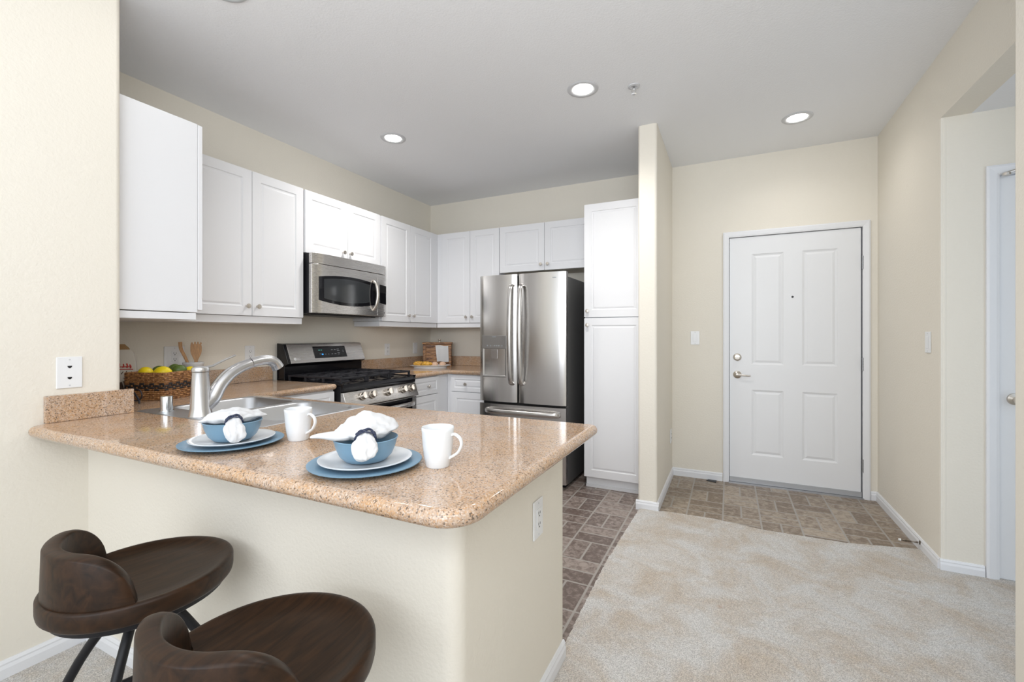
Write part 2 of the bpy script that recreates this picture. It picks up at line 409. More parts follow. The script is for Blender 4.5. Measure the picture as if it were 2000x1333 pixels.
# local frame: front of a panel faces -Y at y=0; thickness goes to +Y. M places it.
def frame(x, y, z, facing):
    rot = {'-y': 0, '+x': PI/2, '+y': PI, '-x': -PI/2}[facing]
    return Matrix.Translation((x, y, z)) @ Matrix.Rotation(rot, 4, 'Z')
def panel_mb(w, h, th, panels, rings, M):
    """slab with routed raised panels. panels: (x0,z0,x1,z1); rings: (inset, depth) going inwards"""
    b = MB(); b.M = M
    xs = sorted({0, w, *[p[0] for p in panels], *[p[2] for p in panels]}); zs = sorted({0, h, *[p[1] for p in panels], *[p[3] for p in panels]})
    for i in range(len(xs)-1):
        for j in range(len(zs)-1):
            cx, cz = (xs[i]+xs[i+1])/2, (zs[j]+zs[j+1])/2
            if any(p[0] < cx < p[2] and p[1] < cz < p[3] for p in panels): continue
            b.add([(xs[i],0,zs[j]),(xs[i+1],0,zs[j]),(xs[i+1],0,zs[j+1]),(xs[i],0,zs[j+1])], [(0,1,2,3)])
    for p in panels:
        vs = []; fs = []
        for ins, d in [(0, 0)]+rings:
            vs += [(p[0]+ins,d,p[1]+ins),(p[2]-ins,d,p[1]+ins),(p[2]-ins,d,p[3]-ins),(p[0]+ins,d,p[3]-ins)]
        for k in range(len(rings)):
            for i in range(4): fs.append((4*k+i, 4*k+(i+1)%4, 4*k+4+(i+1)%4, 4*k+4+i))
        k = len(rings); fs.append((4*k,4*k+1,4*k+2,4*k+3)); b.add(vs, fs)
    b.add([(0,0,0),(w,0,0),(w,0,h),(0,0,h),(0,th,0),(w,th,0),(w,th,h),(0,th,h)], [(0,4,5,1),(1,5,6,2),(2,6,7,3),(3,7,4,0),(4,7,6,5)])
    return b
CRINGS = [(0.004, 0.005), (0.011, 0.006), (0.020, 0.0025), (0.024, 0.0018)]
def cab_door(parent, x, y, z, w, h, facing, knob=None, name='door', stile=0.058):
    M = frame(x, y, z, facing)
    sx = min(stile, w*0.2); sz = min(stile, h*0.28)
    o = panel_mb(w, h, 0.02, [(sx, sz, w-sx, h-sz)], CRINGS, M).build(name, CAB, parent)
    d = o.modifiers.new('bevel', 'BEVEL'); d.width = 0.003; d.segments = 2; d.limit_method = 'ANGLE'; d.angle_limit = math.radians(80)
    if knob:
        k = MB(); k.M = M
        k.lathe([(0.0001, 0), (0.0075, 0.0), (0.0055, 0.004), (0.005, 0.012), (0.0085, 0.017), (0.0145, 0.020), (0.0155, 0.024), (0.0135, 0.028), (0.0001, 0.0295)], 20, (knob[0], 0, knob[1]), axis='y')
        k.build('knob', NICKEL, o, smooth=True)
    return o

# ================================================================== THE ROOM
CZ = 2.73; XL = -3.10; YB = 4.25; YE = 4.21
def wallbox(name, *b, bevel=0.0):
    mb = MB()
    for q in b: mb.box(*q)
    return struct(mb.build(name, WALL, bevel=bevel, seg=5))
struct(MB().box(-3.3, 0.9, -0.1, -0.445, 4.6, 0).build('floor', VIN_K))
struct(MB().box(-0.445, 3.1, -0.1, 1.2, 4.6, 0).build('floor_entry', VIN_E))
ceil_o = struct(MB().box(-3.4, -2.6, CZ, 2.6, 4.6, CZ+0.1).build('ceiling', CEIL))
# carpet with a slightly ragged edge along the vinyl
edge = []
def run(a, b, n, amp):
    for i in range(n):
        t = i/n; x = a[0]+(b[0]-a[0])*t; y = a[1]+(b[1]-a[1])*t
        edge.append((x+random.uniform(-amp, amp), y+random.uniform(-amp, amp)))
run((1.02, 3.345), (0.62, 3.245), 24, 0.003); run((0.62, 3.245), (0.2, 3.235), 24, 0.003); run((0.2, 3.235), (-0.1, 3.29), 20, 0.003); run((-0.1, 3.29), (-0.43, 3.275), 20, 0.003)
run((-0.43, 3.262), (-0.59, 3.262), 4, 0); run((-0.572, 3.25), (-0.60, 2.4), 60, 0.003); run((-0.60, 2.4), (-0.588, 1.64), 50, 0.003)
poly = [(-2.5, -2.6), (2.6, -2.6), (2.6, 3.2), (1.05, 3.2)] + edge + [(-0.60, 1.60), (-0.60, 0.93), (-2.5, 0.93)]
struct(MB().prism(poly, -0.09, 0.012).build('floor_carpet', CARPET))
wallbox('wall_left_kitchen', (-3.3, 1.0, -0.05, XL, 4.6, CZ+0.02))
wallbox('wall_left', (-3.3, -1.3, -0.05, -2.34, 1.0, CZ+0.05), bevel=0.022)
wallbox('wall_back', (-3.3, YB, -0.05, -0.5, 4.6, CZ+0.02))
wallbox('wall_entry', (-0.5, YE, -0.05, -0.003, 4.6, CZ+0.02), (0.912, YE, -0.05, 1.2, 4.6, CZ+0.02), (-0.003, YE, 2.064, 0.912, 4.6, CZ+0.02))
wallbox('wall_divider', (-0.585, 3.27, -0.05, -0.455, 4.5, CZ+0.05), bevel=0.02)
wallbox('wall_right', (1.0, 3.10, -0.05, 1.220, 3.24, 2.38), (1.220, 3.10, 2.047, 2.052, 3.24, 2.38), (2.052, 3.10, -0.05, 2.5, 3.24, 2.38), (1.0, 3.24, -0.05, 1.14, 4.5, CZ+0.02))
wallbox('wall_right_header', (1.0, 1.6, 2.38, 1.12, 3.24, CZ+0.02))
struct(MB().box(1.12, 1.6, 2.38, 2.6, 3.24, 2.46).build('ceiling_hall', CEIL))
wallbox('wall_right_near', (0.80, -1.2, -0.05, 1.12, 1.95, CZ+0.05), bevel=0.02)
wallbox('wall_rear', (-3.3, -2.7, -0.05, 2.6, -2.6, 0.85), (-3.3, -2.7, 2.5, 2.6, -2.6, CZ+0.05), (-3.3, -2.7, 0.85, -2.1, -2.6, 2.5))
wallbox('wall_hall_end', (2.45, 1.6, -0.05, 2.6, 3.24, 2.4))
pw = rounded([(-2.36, 0.889), (-0.573, 0.889), (-0.573, 1.632), (-0.685, 1.632), (-0.685, 1.0), (-2.36, 1.0)], [0, 0.045, 0.006, 0, 0, 0])
struct(MB().prism(pw, -0.05, 0.8655).build('wall_peninsula', WALL, smooth=True))
# rounded outer corner of the right wall
struct(MB().lathe([(0.0001, -0.02), (0.018, -0.02), (0.018, 2.38), (0.0001, 2.38)], 24, (1.0165, 3.1165, 0)).build('trim_1', WALL, smooth=True))

def baseboard(name, p0, p1, side, h=0.068):
    """profile strip from p0 to p1 with the visible face towards side (unit normal)"""
    a = Vector((*p0, 0)); b = Vector((*p1, 0)); n = Vector((*side, 0))
    prof = [(0, 0), (0.013, 0), (0.013, h*0.62), (0.009, h*0.78), (0.010, h*0.86), (0.005, h), (0, h)]
    vs = [tuple(q+n*d+Vector((0, 0, z))) for q in (a, b) for d, z in prof]; k = len(prof)
    fs = [(i, (i+1)%k, k+(i+1)%k, k+i) for i in range(k)]+[tuple(range(k)), tuple(range(2*k-1, k-1, -1))]
    return struct(MB().add(vs, fs).build(name, TRIM))
baseboard('baseboard_left', (-2.34, -1.3), (-2.34, 0.889), (1, 0), 0.075)
baseboard('baseboard_peninsula', (-2.34, 0.889), (-0.575, 0.889), (0, -1), 0.075)
baseboard('baseboard_peninsula_end', (-0.573, 0.889), (-0.573, 1.632), (1, 0), 0.075)
baseboard('baseboard_divider', (-0.598, 3.27), (-0.442, 3.27), (0, -1))
baseboard('baseboard_divider_side', (-0.455, 3.26), (-0.455, 4.21), (1, 0))
baseboard('baseboard_entry', (-0.455, YE), (-0.05, YE), (0, -1))
baseboard('baseboard_entry_right', (0.958, YE), (1.0, YE), (0, -1))
baseboard('baseboard_right', (1.0, 3.10), (1.0, YE), (-1, 0))
baseboard('baseboard_hall', (0.995, 3.10), (1.168, 3.10), (0, -1))
# door stop spring on the right baseboard
t = thing('door_stop', 'small bronze spring door stop on the right baseboard near the carpet edge', 'door stop', (0.985, 3.345, 0.045))
pts = [(-0.08*k/60 + 0.98, 3.345+0.0045*math.cos(k*1.6), 0.045+0.0045*math.sin(k*1.6)) for k in range(61)]
MB().tube(pts, 0.0022, 6).build('spring', BRONZE, t, smooth=True)
MB().lathe([(0.0001, 0), (0.012, 0), (0.009, 0.004), (0.005, 0.012), (0.0001, 0.012)], 16, (0.987, 3.345, 0.045), axis='x').build('base', BRONZE, t, smooth=True).scale = (1, 1, 1)
MB().lathe([(0.0001, -0.012), (0.006, -0.010), (0.007, 0), (0.0001, 0.0)], 14, (0.902, 3.345, 0.045), axis='x').build('rubber_tip', RUBBER, t, smooth=True)['label'] = 'white rubber tip'

# ---- entry door and hall door
def casing(name, x0, x1, ztop, y, w=0.05, jamb=0.11, left=True, right=True):
    """white casing and jamb round an opening x0..x1 on a wall facing -y"""
    mb = MB()
    def leg(a, b):                      # a outer edge, b inner edge
        prof = [(a, 0), (a, -0.013), (a+(b-a)*0.2, -0.017), (a+(b-a)*0.75, -0.013), (b, -0.009), (b, jamb), (b+(a-b)*0.3, jamb), (b+(a-b)*0.3, 0)]
        vs = [(px, y+py, z) for z in (0.0, 1.0) for px, py in prof]
        outer_t, inner_t = ztop+w, ztop
        vs = []
        for top in (0, 1):
            for px, py in prof:
                f = (px-b)/(a-b)
                vs.append((px, y+py, (inner_t+(outer_t-inner_t)*f) if top else 0.0))
        k = len(prof); mb.add(vs, [(i, (i+1)%k, k+(i+1)%k, k+i) for i in range(k)]+[tuple(range(k)), tuple(range(2*k-1, k-1, -1))])
    if left: leg(x0-w, x0)
    if right: leg(x1+w, x1)
    prof = [(w, 0), (w, -0.013), (w*0.8, -0.017), (w*0.25, -0.013), (0, -0.009), (0, jamb), (w*0.3, jamb), (w*0.3, 0)]
    vs = []
    for side in (0, 1):
        for pz, py in prof:
            x = (x0-pz) if side == 0 else (x1+pz); vs.append((x, y+py, ztop+pz))
    k = len(prof); mb.add(vs, [(i, (i+1)%k, k+(i+1)%k, k+i) for i in range(k)]+[tuple(range(k)), tuple(range(2*k-1, k-1, -1))])
    return struct(mb.build(name, TRIM))
casing('trim_2', 0.0, 0.909, 2.061, YE, 0.046)
DR = [(0.006, 0.004), (0.016, 0.008), (0.034, 0.002), (0.040, 0.002)]
DP = [(0.165, 0.235, 0.392, 0.775), (0.52, 0.235, 0.752, 0.775), (0.165, 0.985, 0.392, 1.90), (0.52, 0.985, 0.752, 1.90)]
door = struct(panel_mb(0.896, 2.044, 0.045, DP, DR, frame(0.0035, YE+0.003, 0.012, '-y')).build('door_1', DOORM))
MB().box(0.0035, YE-0.004, 0.012, 0.9035, YE+0.003, 0.05).build('kick_seal', KICKM, door)
for z in (1.79, 1.02, 0.25):
    h = MB(); 
    for a in range(5): h.lathe([(0.0001, 0), (0.0065, 0), (0.0065, 0.019), (0.0001, 0.019)], 12, (0.9085, YE-0.006, z-0.05+a*0.0202))
    h.box(0.9035, YE-0.004, z-0.05, 0.9085, YE+0.001, z+0.05)
    h.build('hinge', HINGEM, door, smooth=True)
db = MB().lathe([(0.0001, 0), (0.032, 0), (0.031, 0.006), (0.025, 0.012), (0.020, 0.013), (0.019, 0.016), (0.0001, 0.017)], 28, (0.062, YE+0.003, 1.055), axis='y')
dbo = db.build('deadbolt', NICKEL, door, smooth=True)
MB().box(0.046, YE-0.028, 1.050, 0.080, YE-0.012, 1.058).build('thumb_turn', NICKEL, dbo, bevel=0.003)
lv = MB().lathe([(0.0001, 0), (0.032, 0), (0.031, 0.006), (0.022, 0.012), (0.012, 0.016), (0.011, 0.045), (0.0001, 0.047)], 28, (0.062, YE+0.003, 0.909), axis='y')
lv.tube([(0.062, YE-0.038, 0.909), (0.085, YE-0.043, 0.910), (0.115, YE-0.044, 0.906), (0.145, YE-0.040, 0.904), (0.158, YE-0.037, 0.906)], [0.009, 0.008, 0.006, 0.007, 0.006], 12)
lv.build('door_handle', NICKEL, door, smooth=True)
MB().lathe([(0.0001, 0), (0.008, 0), (0.008, 0.003), (0.004, 0.004), (0.0001, 0.003)], 16, (0.457, YE+0.003, 1.547), axis='y').build('peephole', BLACK, door, smooth=True)
struct(MB().box(-0.003, YE-0.03, 0.0, 0.912, YE+0.2, 0.010).build('trim_3', ALU))
struct(MB().box(-0.02, YE+0.2, 0, 0.93, YE+0.22, 2.1).build('door_gap_shade_sheet', DARK))  # near-black backing sheet, its colour stands in for shade in the door gaps
# dark scrap of torn vinyl at the foot of the baseboard
tag(MB().prism([(-0.175, 4.155), (-0.10, 4.13), (-0.095, 4.19), (-0.16, 4.195)], 0.0, 0.004).build('vinyl_scrap', BLACKM), 'small dark torn patch on the entry floor beside the door casing', 'floor patch')
casing('trim_4', 1.222, 2.05, 2.045, 3.10, 0.05)
hd = struct(MB().box(1.225, 3.108, 0.012, 2.05, 3.14, 2.04).build('door_2', DOORM, bevel=0.002))
MB().lathe([(0.0001, 0), (0.030, 0), (0.028, 0.006), (0.012, 0.012), (0.011, 0.03), (0.022, 0.042), (0.027, 0.055), (0.022, 0.066), (0.0001, 0.070)], 28, (1.283, 3.108, 0.92), axis='y').build('door_handle', NICKEL, hd, smooth=True)
MB().box(1.2235, 3.104, 0.89, 1.2265, 3.110, 0.95).build('latch_plate', NICKEL, hd)
cl = MB().tube([(1.235, 3.075, 2.045), (1.30, 3.07, 2.062), (1.45, 3.06, 2.07), (1.56, 3.06, 2.07)], 0.006, 8)
cl.lathe([(0.0001, 0), (0.016, 0.002), (0.016, 0.014), (0.0001, 0.016)], 16, (1.24, 3.075, 2.032))
cl.box(1.50, 3.03, 2.05, 1.72, 3.096, 2.09)
cl.build('door_closer', NICKEL, hd, smooth=True)['label'] = 'metal closer arm at the top of the door'

# ================================================================== CABINETS
def cabinet(name, label, body, parts_fn, loc, cat='cabinet', rail=None, group=None, under=True):
    t = thing(name, label, cat, loc, group=group)
    MB().box(*body).build('body', CAB, t, bevel=0.002)
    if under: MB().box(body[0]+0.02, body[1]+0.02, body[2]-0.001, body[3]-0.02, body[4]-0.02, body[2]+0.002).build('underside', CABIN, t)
    if rail:
        r = MB()
        for q in rail: r.box(*q)
        r.build('light_rail', CAB, t, bevel=0.003)
    parts_fn(t); return t
ZB, ZT = 1.366, 2.30
XF = -2.79   # cabinet box front on the left wall (door face at -2.77)
# wall cabinet whose side panel faces the living room
def f(t): cab_door(t, -2.403, 1.362, ZB, 0.36, ZT-ZB-0.002, '+y', knob=(0.06-0.0, 0.06))
cabinet('wall_cabinet', 'white wall cabinet beside the left column, showing its plain flat side', (-3.09, 1.005, ZB-0.012, -2.403, 1.34, ZT), f, (-2.75, 1.1, ZB),
        rail=[(-3.09, 1.005, 1.316, -2.405, 1.335, 1.350)])
def f(t):
    MB().box(-2.79, 1.36, ZB, -2.772, 1.49, ZT).build('filler', CAB, t)
    cab_door(t, -2.77, 1.492, ZB, 0.380, ZT-ZB, '+x', knob=(0.380-0.035, 0.06))
    cab_door(t, -2.77, 1.876, ZB, 0.384, ZT-ZB, '+x', knob=(0.032, 0.06))
cabinet('wall_cabinet', 'tall two-door white wall cabinet left of the microwave', (XL+0.002, 1.345, ZB, XF, 2.268, ZT), f, (-2.95, 1.8, ZB), rail=[(-3.09, 1.36, 1.318, -2.785, 2.262, 1.364)])
def f(t):
    cab_door(t, -2.77, 2.278, 1.843, 0.400, ZT-1.843, '+x', knob=(0.400-0.048, 0.055))
    cab_door(t, -2.77, 2.682, 1.843, 0.372, ZT-1.843, '+x', knob=(0.022, 0.055))
cabinet('wall_cabinet', 'short two-door white wall cabinet above the microwave', (XL+0.002, 2.270, 1.843, XF, 3.058, ZT), f, (-2.95, 2.66, 1.843))
def f(t):
    cab_door(t, -2.77, 3.074, ZB, 0.398, ZT-ZB, '+x', knob=(0.398-0.038, 0.06))
    cab_door(t, -2.77, 3.476, ZB, 0.385, ZT-ZB, '+x', knob=(0.032, 0.06))
    MB().box(-2.79, 3.862, ZB, -2.773, 3.938, ZT).build('filler', CAB, t)
cabinet('wall_cabinet', 'tall two-door white wall cabinet right of the microwave', (XL+0.002, 3.060, ZB, XF, 4.245, ZT), f, (-2.95, 3.5, ZB), rail=[(-3.09, 3.064, 1.318, -2.785, 3.925, 1.364)])
YF = 3.94
def f(t):
    MB().box(-2.772, 3.922, ZB, -2.715, YF, ZT).build('filler', CAB, t)
    cab_door(t, -2.713, 3.92, ZB, 0.338, ZT-ZB, '-y', knob=(0.300, 0.06))
    cab_door(t, -2.371, 3.92, ZB, 0.333, ZT-ZB, '-y', knob=(0.030, 0.06))
cabinet('wall_cabinet', 'tall two-door white wall cabinet in the back corner above the bread box', (-2.785, YF, ZB, -2.036, 4.245, ZT), f, (-2.4, 4.1, ZB), rail=[(-2.785, 3.93, 1.318, -2.040, 4.24, 1.364)])
def f(t):
    cab_door(t, -2.031, 3.92, 1.852, 0.470, ZT-1.852, '-y', knob=(0.440, 0.055))
    cab_door(t, -1.557, 3.92, 1.852, 0.480, ZT-1.852, '-y', knob=(0.034, 0.055))
cabinet('wall_cabinet', 'short two-door white wall cabinet above the refrigerator', (-2.034, YF, 1.852, -1.066, 4.245, ZT), f, (-1.55, 4.1, 1.852))
def f(t):
    cab_door(t, -1.062, 3.545, 1.385, 0.474, 0.915, '-y', knob=(0.030, 0.050))
    cab_door(t, -1.062, 3.545, 0.092, 0.474, 1.286, '-y', knob=(0.030, 1.230))
    k = MB(); k.box(-1.056, 3.59, 0.0, -0.588, 3.60, 0.092).box(-1.056, 3.578, 0, -0.588, 3.59, 0.022); k.build('toe_kick', CAB, t)
t = cabinet('pantry_cabinet', 'full-height white pantry cabinet with two stacked doors, right of the refrigerator', (-1.062, 3.567, 0.088, -0.588, 4.245, ZT), f, (-0.82, 3.9, 0), under=False)
MB().box(-1.050, 3.60, 0.0, -0.590, 4.2, 0.088).build('plinth', CAB, t)
# base cabinets
BT = 0.864
def f(t):
    cab_door(t, -2.44, 1.80, 0.705, 0.44, 0.148, '+x', name='drawer', stile=0.035)
    cab_door(t, -2.44, 1.80, 0.11, 0.44, 0.588, '+x', knob=(0.40, 0.54))
cabinet('base_cabinet', 'white base cabinet between the sink and the stove', (XL+0.002, 1.66, 0.10, -2.46, 2.250, BT), f, (-2.8, 1.95, 0), under=False)
def f(t):
    cab_door(t, -2.44, 3.085, 0.705, 0.39, 0.152, '+x', knob=(0.215, 0.072), name='drawer', stile=0.035)
    cab_door(t, -2.44, 3.085, 0.11, 0.39, 0.588, '+x')
cabinet('base_cabinet', 'white base cabinet right of the stove under the pastry platter', (XL+0.002, 3.066, 0.10, -2.46, 4.245, BT), f, (-2.8, 3.4, 0), under=False)
def f(t):
    cab_door(t, -2.405, 3.625, 0.705, 0.43, 0.152, '-y', knob=(0.168, 0.072), name='drawer', stile=0.035)
    cab_door(t, -2.405, 3.625, 0.11, 0.43, 0.588, '-y')
cabinet('base_cabinet', 'white base cabinet with a drawer, left of the refrigerator', (-2.458, 3.645, 0.10, -1.972, 4.245, BT), f, (-2.2, 3.9, 0), under=False)
pc = thing('base_cabinet', 'white peninsula base cabinet below the sink', 'cabinet', (-1.6, 1.3, 0))
b = MB(); b.box(-2.455, 1.60, 0.10, -0.69, 1.618, BT).box(-2.455, 1.012, 0.10, -0.69, 1.60, 0.118).box(-0.708, 1.012, 0.10, -0.69, 1.6, BT).box(-2.455, 1.012, 0.1, -2.44, 1.6, BT); b.build('body', CAB, pc)
for i in range(4): cab_door(pc, -0.70-i*0.435, 1.636, 0.11, 0.43, 0.745, '+y', knob=(0.04 if i % 2 else 0.39, 0.68))
# toe plinths that carry the base cabinets
for o in [c for c in COL.objects if c.name.startswith('base_cabinet')]:
    ch = o.children[0]; xs = [v.co.x+o.location.x for v in ch.data.vertices]; ys = [v.co.y+o.location.y for v in ch.data.vertices]
    MB().box(min(xs)+0.05, min(ys)+0.05, 0, max(xs)-0.06, max(ys)-0.06, 0.10).build('plinth', CAB, o)

# ================================================================== COUNTERTOPS
Z0, Z1 = 0.8655, 0.905
SX0, SX1, SY0, SY1 = -2.36, -1.52, 1.05, 1.60
hole = rounded([(SX0+0.025, SY0+0.025), (SX1-0.025, SY0+0.025), (SX1-0.025, SY1-0.025), (SX0+0.025, SY1-0.025)], [0.03]*4, 5)
cp = rounded([(-2.338, 0.70), (-0.44, 0.70), (-0.44, 1.662), (-2.425, 1.662), (-2.425, 2.258), (-3.095, 2.258), (-3.095, 1.004), (-2.338, 1.004)],
             [0.055, 0.085, 0.03, 0.0, 0.02, 0, 0, 0], 10)
ct = bullnose_slab('countertop', cp, Z0, Z1, GRANITE, hole=hole)
tag(ct, 'polished beige speckled granite peninsula bar top with a rounded edge, holding the sink', 'countertop')
cp2 = rounded([(-3.095, 3.064), (-2.425, 3.064), (-2.425, 3.60), (-1.965, 3.60), (-1.965, 4.245), (-3.095, 4.245)], [0, 0.02, 0.0, 0.0, 0, 0], 8)
ct2 = bullnose_slab('countertop', cp2, Z0, Z1, GRANITE)
tag(ct2, 'speckled granite corner countertop between the stove and the refrigerator', 'countertop')
def splash(name, b, label):
    return tag(MB().box(*b).build(name, GRANITE, bevel=0.002), label, 'backsplash')
splash('backsplash', (-2.3385, 0.756, Z1+0.0005, -2.318, 1.035, 1.008), 'short granite upstand on the left column at the bar end')
splash('backsplash', (-3.098, 1.01, Z1+0.0005, -3.078, 2.245, 1.008), 'granite upstand on the kitchen wall left of the stove')
splash('backsplash', (-3.098, 3.07, Z1+0.0005, -3.078, 4.246, 1.008), 'granite upstand on the kitchen wall right of the stove')
splash('backsplash', (-3.076, 4.228, Z1+0.0005, -1.97, 4.248, 1.008), 'granite upstand on the back wall left of the refrigerator')

# ================================================================== SINK, FAUCET, AIR GAP
t = thing('sink', 'stainless steel double-bowl sink set in the granite peninsula', 'sink', (-1.94, 1.32, Z1))
def bowl_mesh(mb, x0, y0, x1, y1, depth, r=0.06):
    zt = Z1+0.0020; rings = []
    for ins, z, rr in [(0, zt, r), (0.004, zt-0.006, r), (0.010, zt-depth*0.75, r), (0.035, zt-depth*0.97, r*0.9), (0.12, zt-depth, r*0.5)]:
        rings.append([(x, y, z) for x, y in rounded([(x0+ins, y0+ins), (x1-ins, y0+ins), (x1-ins, y1-ins), (x0+ins, y1-ins)], [rr]*4, 6)])
    k = len(rings[0]); vs = sum(rings, []); fs = []
    for j in range(len(rings)-1):
        for i in range(k): fs.append((j*k+i, j*k+(i+1)%k, (j+1)*k+(i+1)%k, (j+1)*k+i))
    fs.append(tuple((len(rings)-1)*k+i for i in range(k))); mb.add(vs, fs)
    return rounded([(x0, y0), (x1, y0), (x1, y1), (x0, y1)], [r]*4, 6)
import bmesh
B1 = (SX0+0.04, SY0+0.12, -1.955, SY1-0.035); B2 = (-1.915, SY0+0.12, SX1-0.035, SY1-0.035)
for i, B in enumerate((B1, B2)):
    mb = MB(); bowl_mesh(mb, *B, 0.18); bo = mb.build('bowl', SINKM, t, smooth=True)
    MB().lathe([(0.0001, 0.004), (0.03, 0.004), (0.042, 0.006), (0.045, 0.001), (0.0001, 0)], 24, ((B[0]+B[2])/2, (B[1]+B[3])/2, Z1+0.0020-0.18)).build('drain', CHROME, bo, smooth=True)
bm = bmesh.new(); tl = Vector(t.location)
def ring(pts, z): return [bm.verts.new(Vector((x, y, z))-tl) for x, y in pts]
out = rounded([(SX0, SY0), (SX1, SY0), (SX1, SY1), (SX0, SY1)], [0.04]*4, 6)
o0 = ring(out, Z1+0.0003); o1 = ring(offset(out, 0.007), Z1+0.0020); n = len(out)
for i in range(n): bm.faces.new((o0[i], o0[(i+1)%n], o1[(i+1)%n], o1[i]))
es = [bm.edges.new((o1[i], o1[(i+1)%n])) if not bm.edges.get((o1[i], o1[(i+1)%n])) else bm.edges.get((o1[i], o1[(i+1)%n])) for i in range(n)]
for B in (B1, B2):
    rr = ring(rounded([(B[0], B[1]), (B[2], B[1]), (B[2], B[3]), (B[0], B[3])], [0.06]*4, 6), Z1+0.0020)
    es += [bm.edges.new((rr[i], rr[(i+1)%len(rr)])) for i in range(len(rr))]
bmesh.ops.triangle_fill(bm, use_beauty=True, edges=es); bmesh.ops.recalc_face_normals(bm, faces=bm.faces)
me = bpy.data.meshes.new('rim'); bm.to_mesh(me); bm.free(); me.materials.append(SINKM)
o = bpy.data.objects.new('rim', me); COL.objects.link(o); o.parent = t

FX, FY, FZ = -1.967, 1.108, Z1+0.0024
t = thing('faucet', 'brushed steel pull-out kitchen faucet standing on the sink rim', 'faucet', (FX, FY, FZ))
MB().lathe([(0.0001, 0), (0.044, 0), (0.043, 0.004), (0.037, 0.03), (0.033, 0.12), (0.030, 0.175), (0.0305, 0.18), (0.0001, 0.18)], 40, (FX, FY, FZ)).build('body', FAUCETM, t, smooth=True)
cap = MB().lathe([(0.0001, 0.182), (0.031, 0.182), (0.032, 0.19), (0.030, 0.198), (0.020, 0.203), (0.0001, 0.204)], 40, (FX, FY, FZ)).build('cap', FAUCETM, t, smooth=True)
MB().tube([(FX, FY+0.01, FZ+0.195), (FX, FY+0.05, FZ+0.203), (FX, FY+0.10, FZ+0.226), (FX, FY+0.145, FZ+0.243)], [0.007, 0.0058, 0.005, 0.005], 10, flat=(0.8, 1.3)).build('handle', FAUCETM, cap, smooth=True)
sp = [(FX, FY+0.0, FZ+0.03), (FX, FY+0.045, FZ+0.065), (FX, FY+0.075, FZ+0.115), (FX, FY+0.115, FZ+0.158), (FX, FY+0.165, FZ+0.187), (FX, FY+0.215, FZ+0.204)]
from mathutils import geometry
def smoothpath(p, n=8):
    out = []
    P = [Vector(q) for q in p]
    for i in range(len(P)-1):
        a = P[max(i-1, 0)]; b = P[i]; c = P[i+1]; d = P[min(i+2, len(P)-1)]
        for k in range(n):
            u = k/n; out.append(0.5*((2*b)+(-a+c)*u+(2*a-5*b+4*c-d)*u*u+(-a+3*b-3*c+d)*u**3))
    out.append(P[-1]); return out
q = smoothpath(sp); L_ = len(q)
MB().tube(q, [0.036-0.0135*(i/(L_-1))**0.7 for i in range(L_)], 24).build('spout', FAUCETM, t, smooth=True)
hp = smoothpath([(FX, FY+0.217, FZ+0.2048), (FX, FY+0.265, FZ+0.214), (FX, FY+0.305, FZ+0.214), (FX, FY+0.335, FZ+0.200), (FX, FY+0.352, FZ+0.176)])
L_ = len(hp)
MB().tube(hp, [0.0225+0.0065*(i/(L_-1))**2 for i in range(L_)], 24).build('spray_head', FAUCETM, t, smooth=True)
t = tag(MB().lathe([(0.0001, 0), (0.027, 0), (0.027, 0.004), (0.0225, 0.005), (0.0225, 0.062), (0.021, 0.066), (0.0001, 0.066)], 32, (0, 0, 0)).build('air_gap', GALV, smooth=True, loc=(0, 0, 0)), 'short shiny metal air gap cap on the sink rim left of the faucet', 'air gap')
t.location = (-2.215, 1.108, Z1+0.0024)

# ================================================================== STOVE
SY_0, SY_1 = 2.266, 3.056
t = thing('stove', 'stainless and black gas range with five knobs, set between the counters', 'stove', (-2.75, 2.66, 0))
MB().box(-3.07, SY_0, 0.04, -2.41, SY_1, 0.885).build('body', BLACKM, t, bevel=0.003)
MB().box(-3.0, SY_0+0.03, 0.0, -2.45, SY_1-0.03, 0.04).build('plinth', BLACKM, t)
ck = MB(); ck.box(-3.07, SY_0, 0.885, -2.385, SY_1, 0.900); ck.box(-2.41, SY_0, 0.845, -2.385, SY_1, 0.90)
ck.build('cooktop', BLACK, t, bevel=0.006, seg=3)
# slanted knob panel
cpn = MB(); prof = [(-2.41, 0.842), (-2.387, 0.842), (-2.352, 0.745), (-2.352, 0.735), (-2.41, 0.735)]
cpn.add([(x, y, z) for y in (SY_0, SY_1) for x, z in prof], [(0,1,2,3,4), (9,8,7,6,5)]+[(i, 5+i, 5+(i+1)%5, (i+1)%5) for i in range(5)])
pan = cpn.build('control_panel', STEEL_H, t, bevel=0.004)
for ky in (2.43, 2.525, 2.70, 2.875, 2.972):
    k = MB(); k.M = Matrix.Translation((-2.370, ky, 0.800)) @ Matrix.Rotation(math.radians(-20), 4, 'Y')
    k.lathe([(0.0001, 0), (0.030, 0), (0.030, 0.010), (0.0245, 0.012), (0.0225, 0.034), (0.0001, 0.035)], 28, (0, 0, 0), axis='x')
    k.box(0.032, -0.007, -0.022, 0.052, 0.007, 0.022)
    k.build('knob', NICKEL, pan, smooth=True)
od = MB().box(-2.41, SY_0+0.003, 0.20, -2.372, SY_1-0.003, 0.728).build('oven_door', STEEL_H, t, bevel=0.004)
MB().box(-2.374, SY_0+0.06, 0.26, -2.3695, SY_1-0.06, 0.722).build('oven_window', GLASSB, od)
hn = MB(); hw = smoothpath([(-2.372, SY_0+0.05, 0.675), (-2.335, SY_0+0.09, 0.678), (-2.318, 2.46, 0.68), (-2.312, 2.66, 0.68), (-2.318, 2.86, 0.68), (-2.335, SY_1-0.09, 0.678), (-2.372, SY_1-0.05, 0.675)], 6)
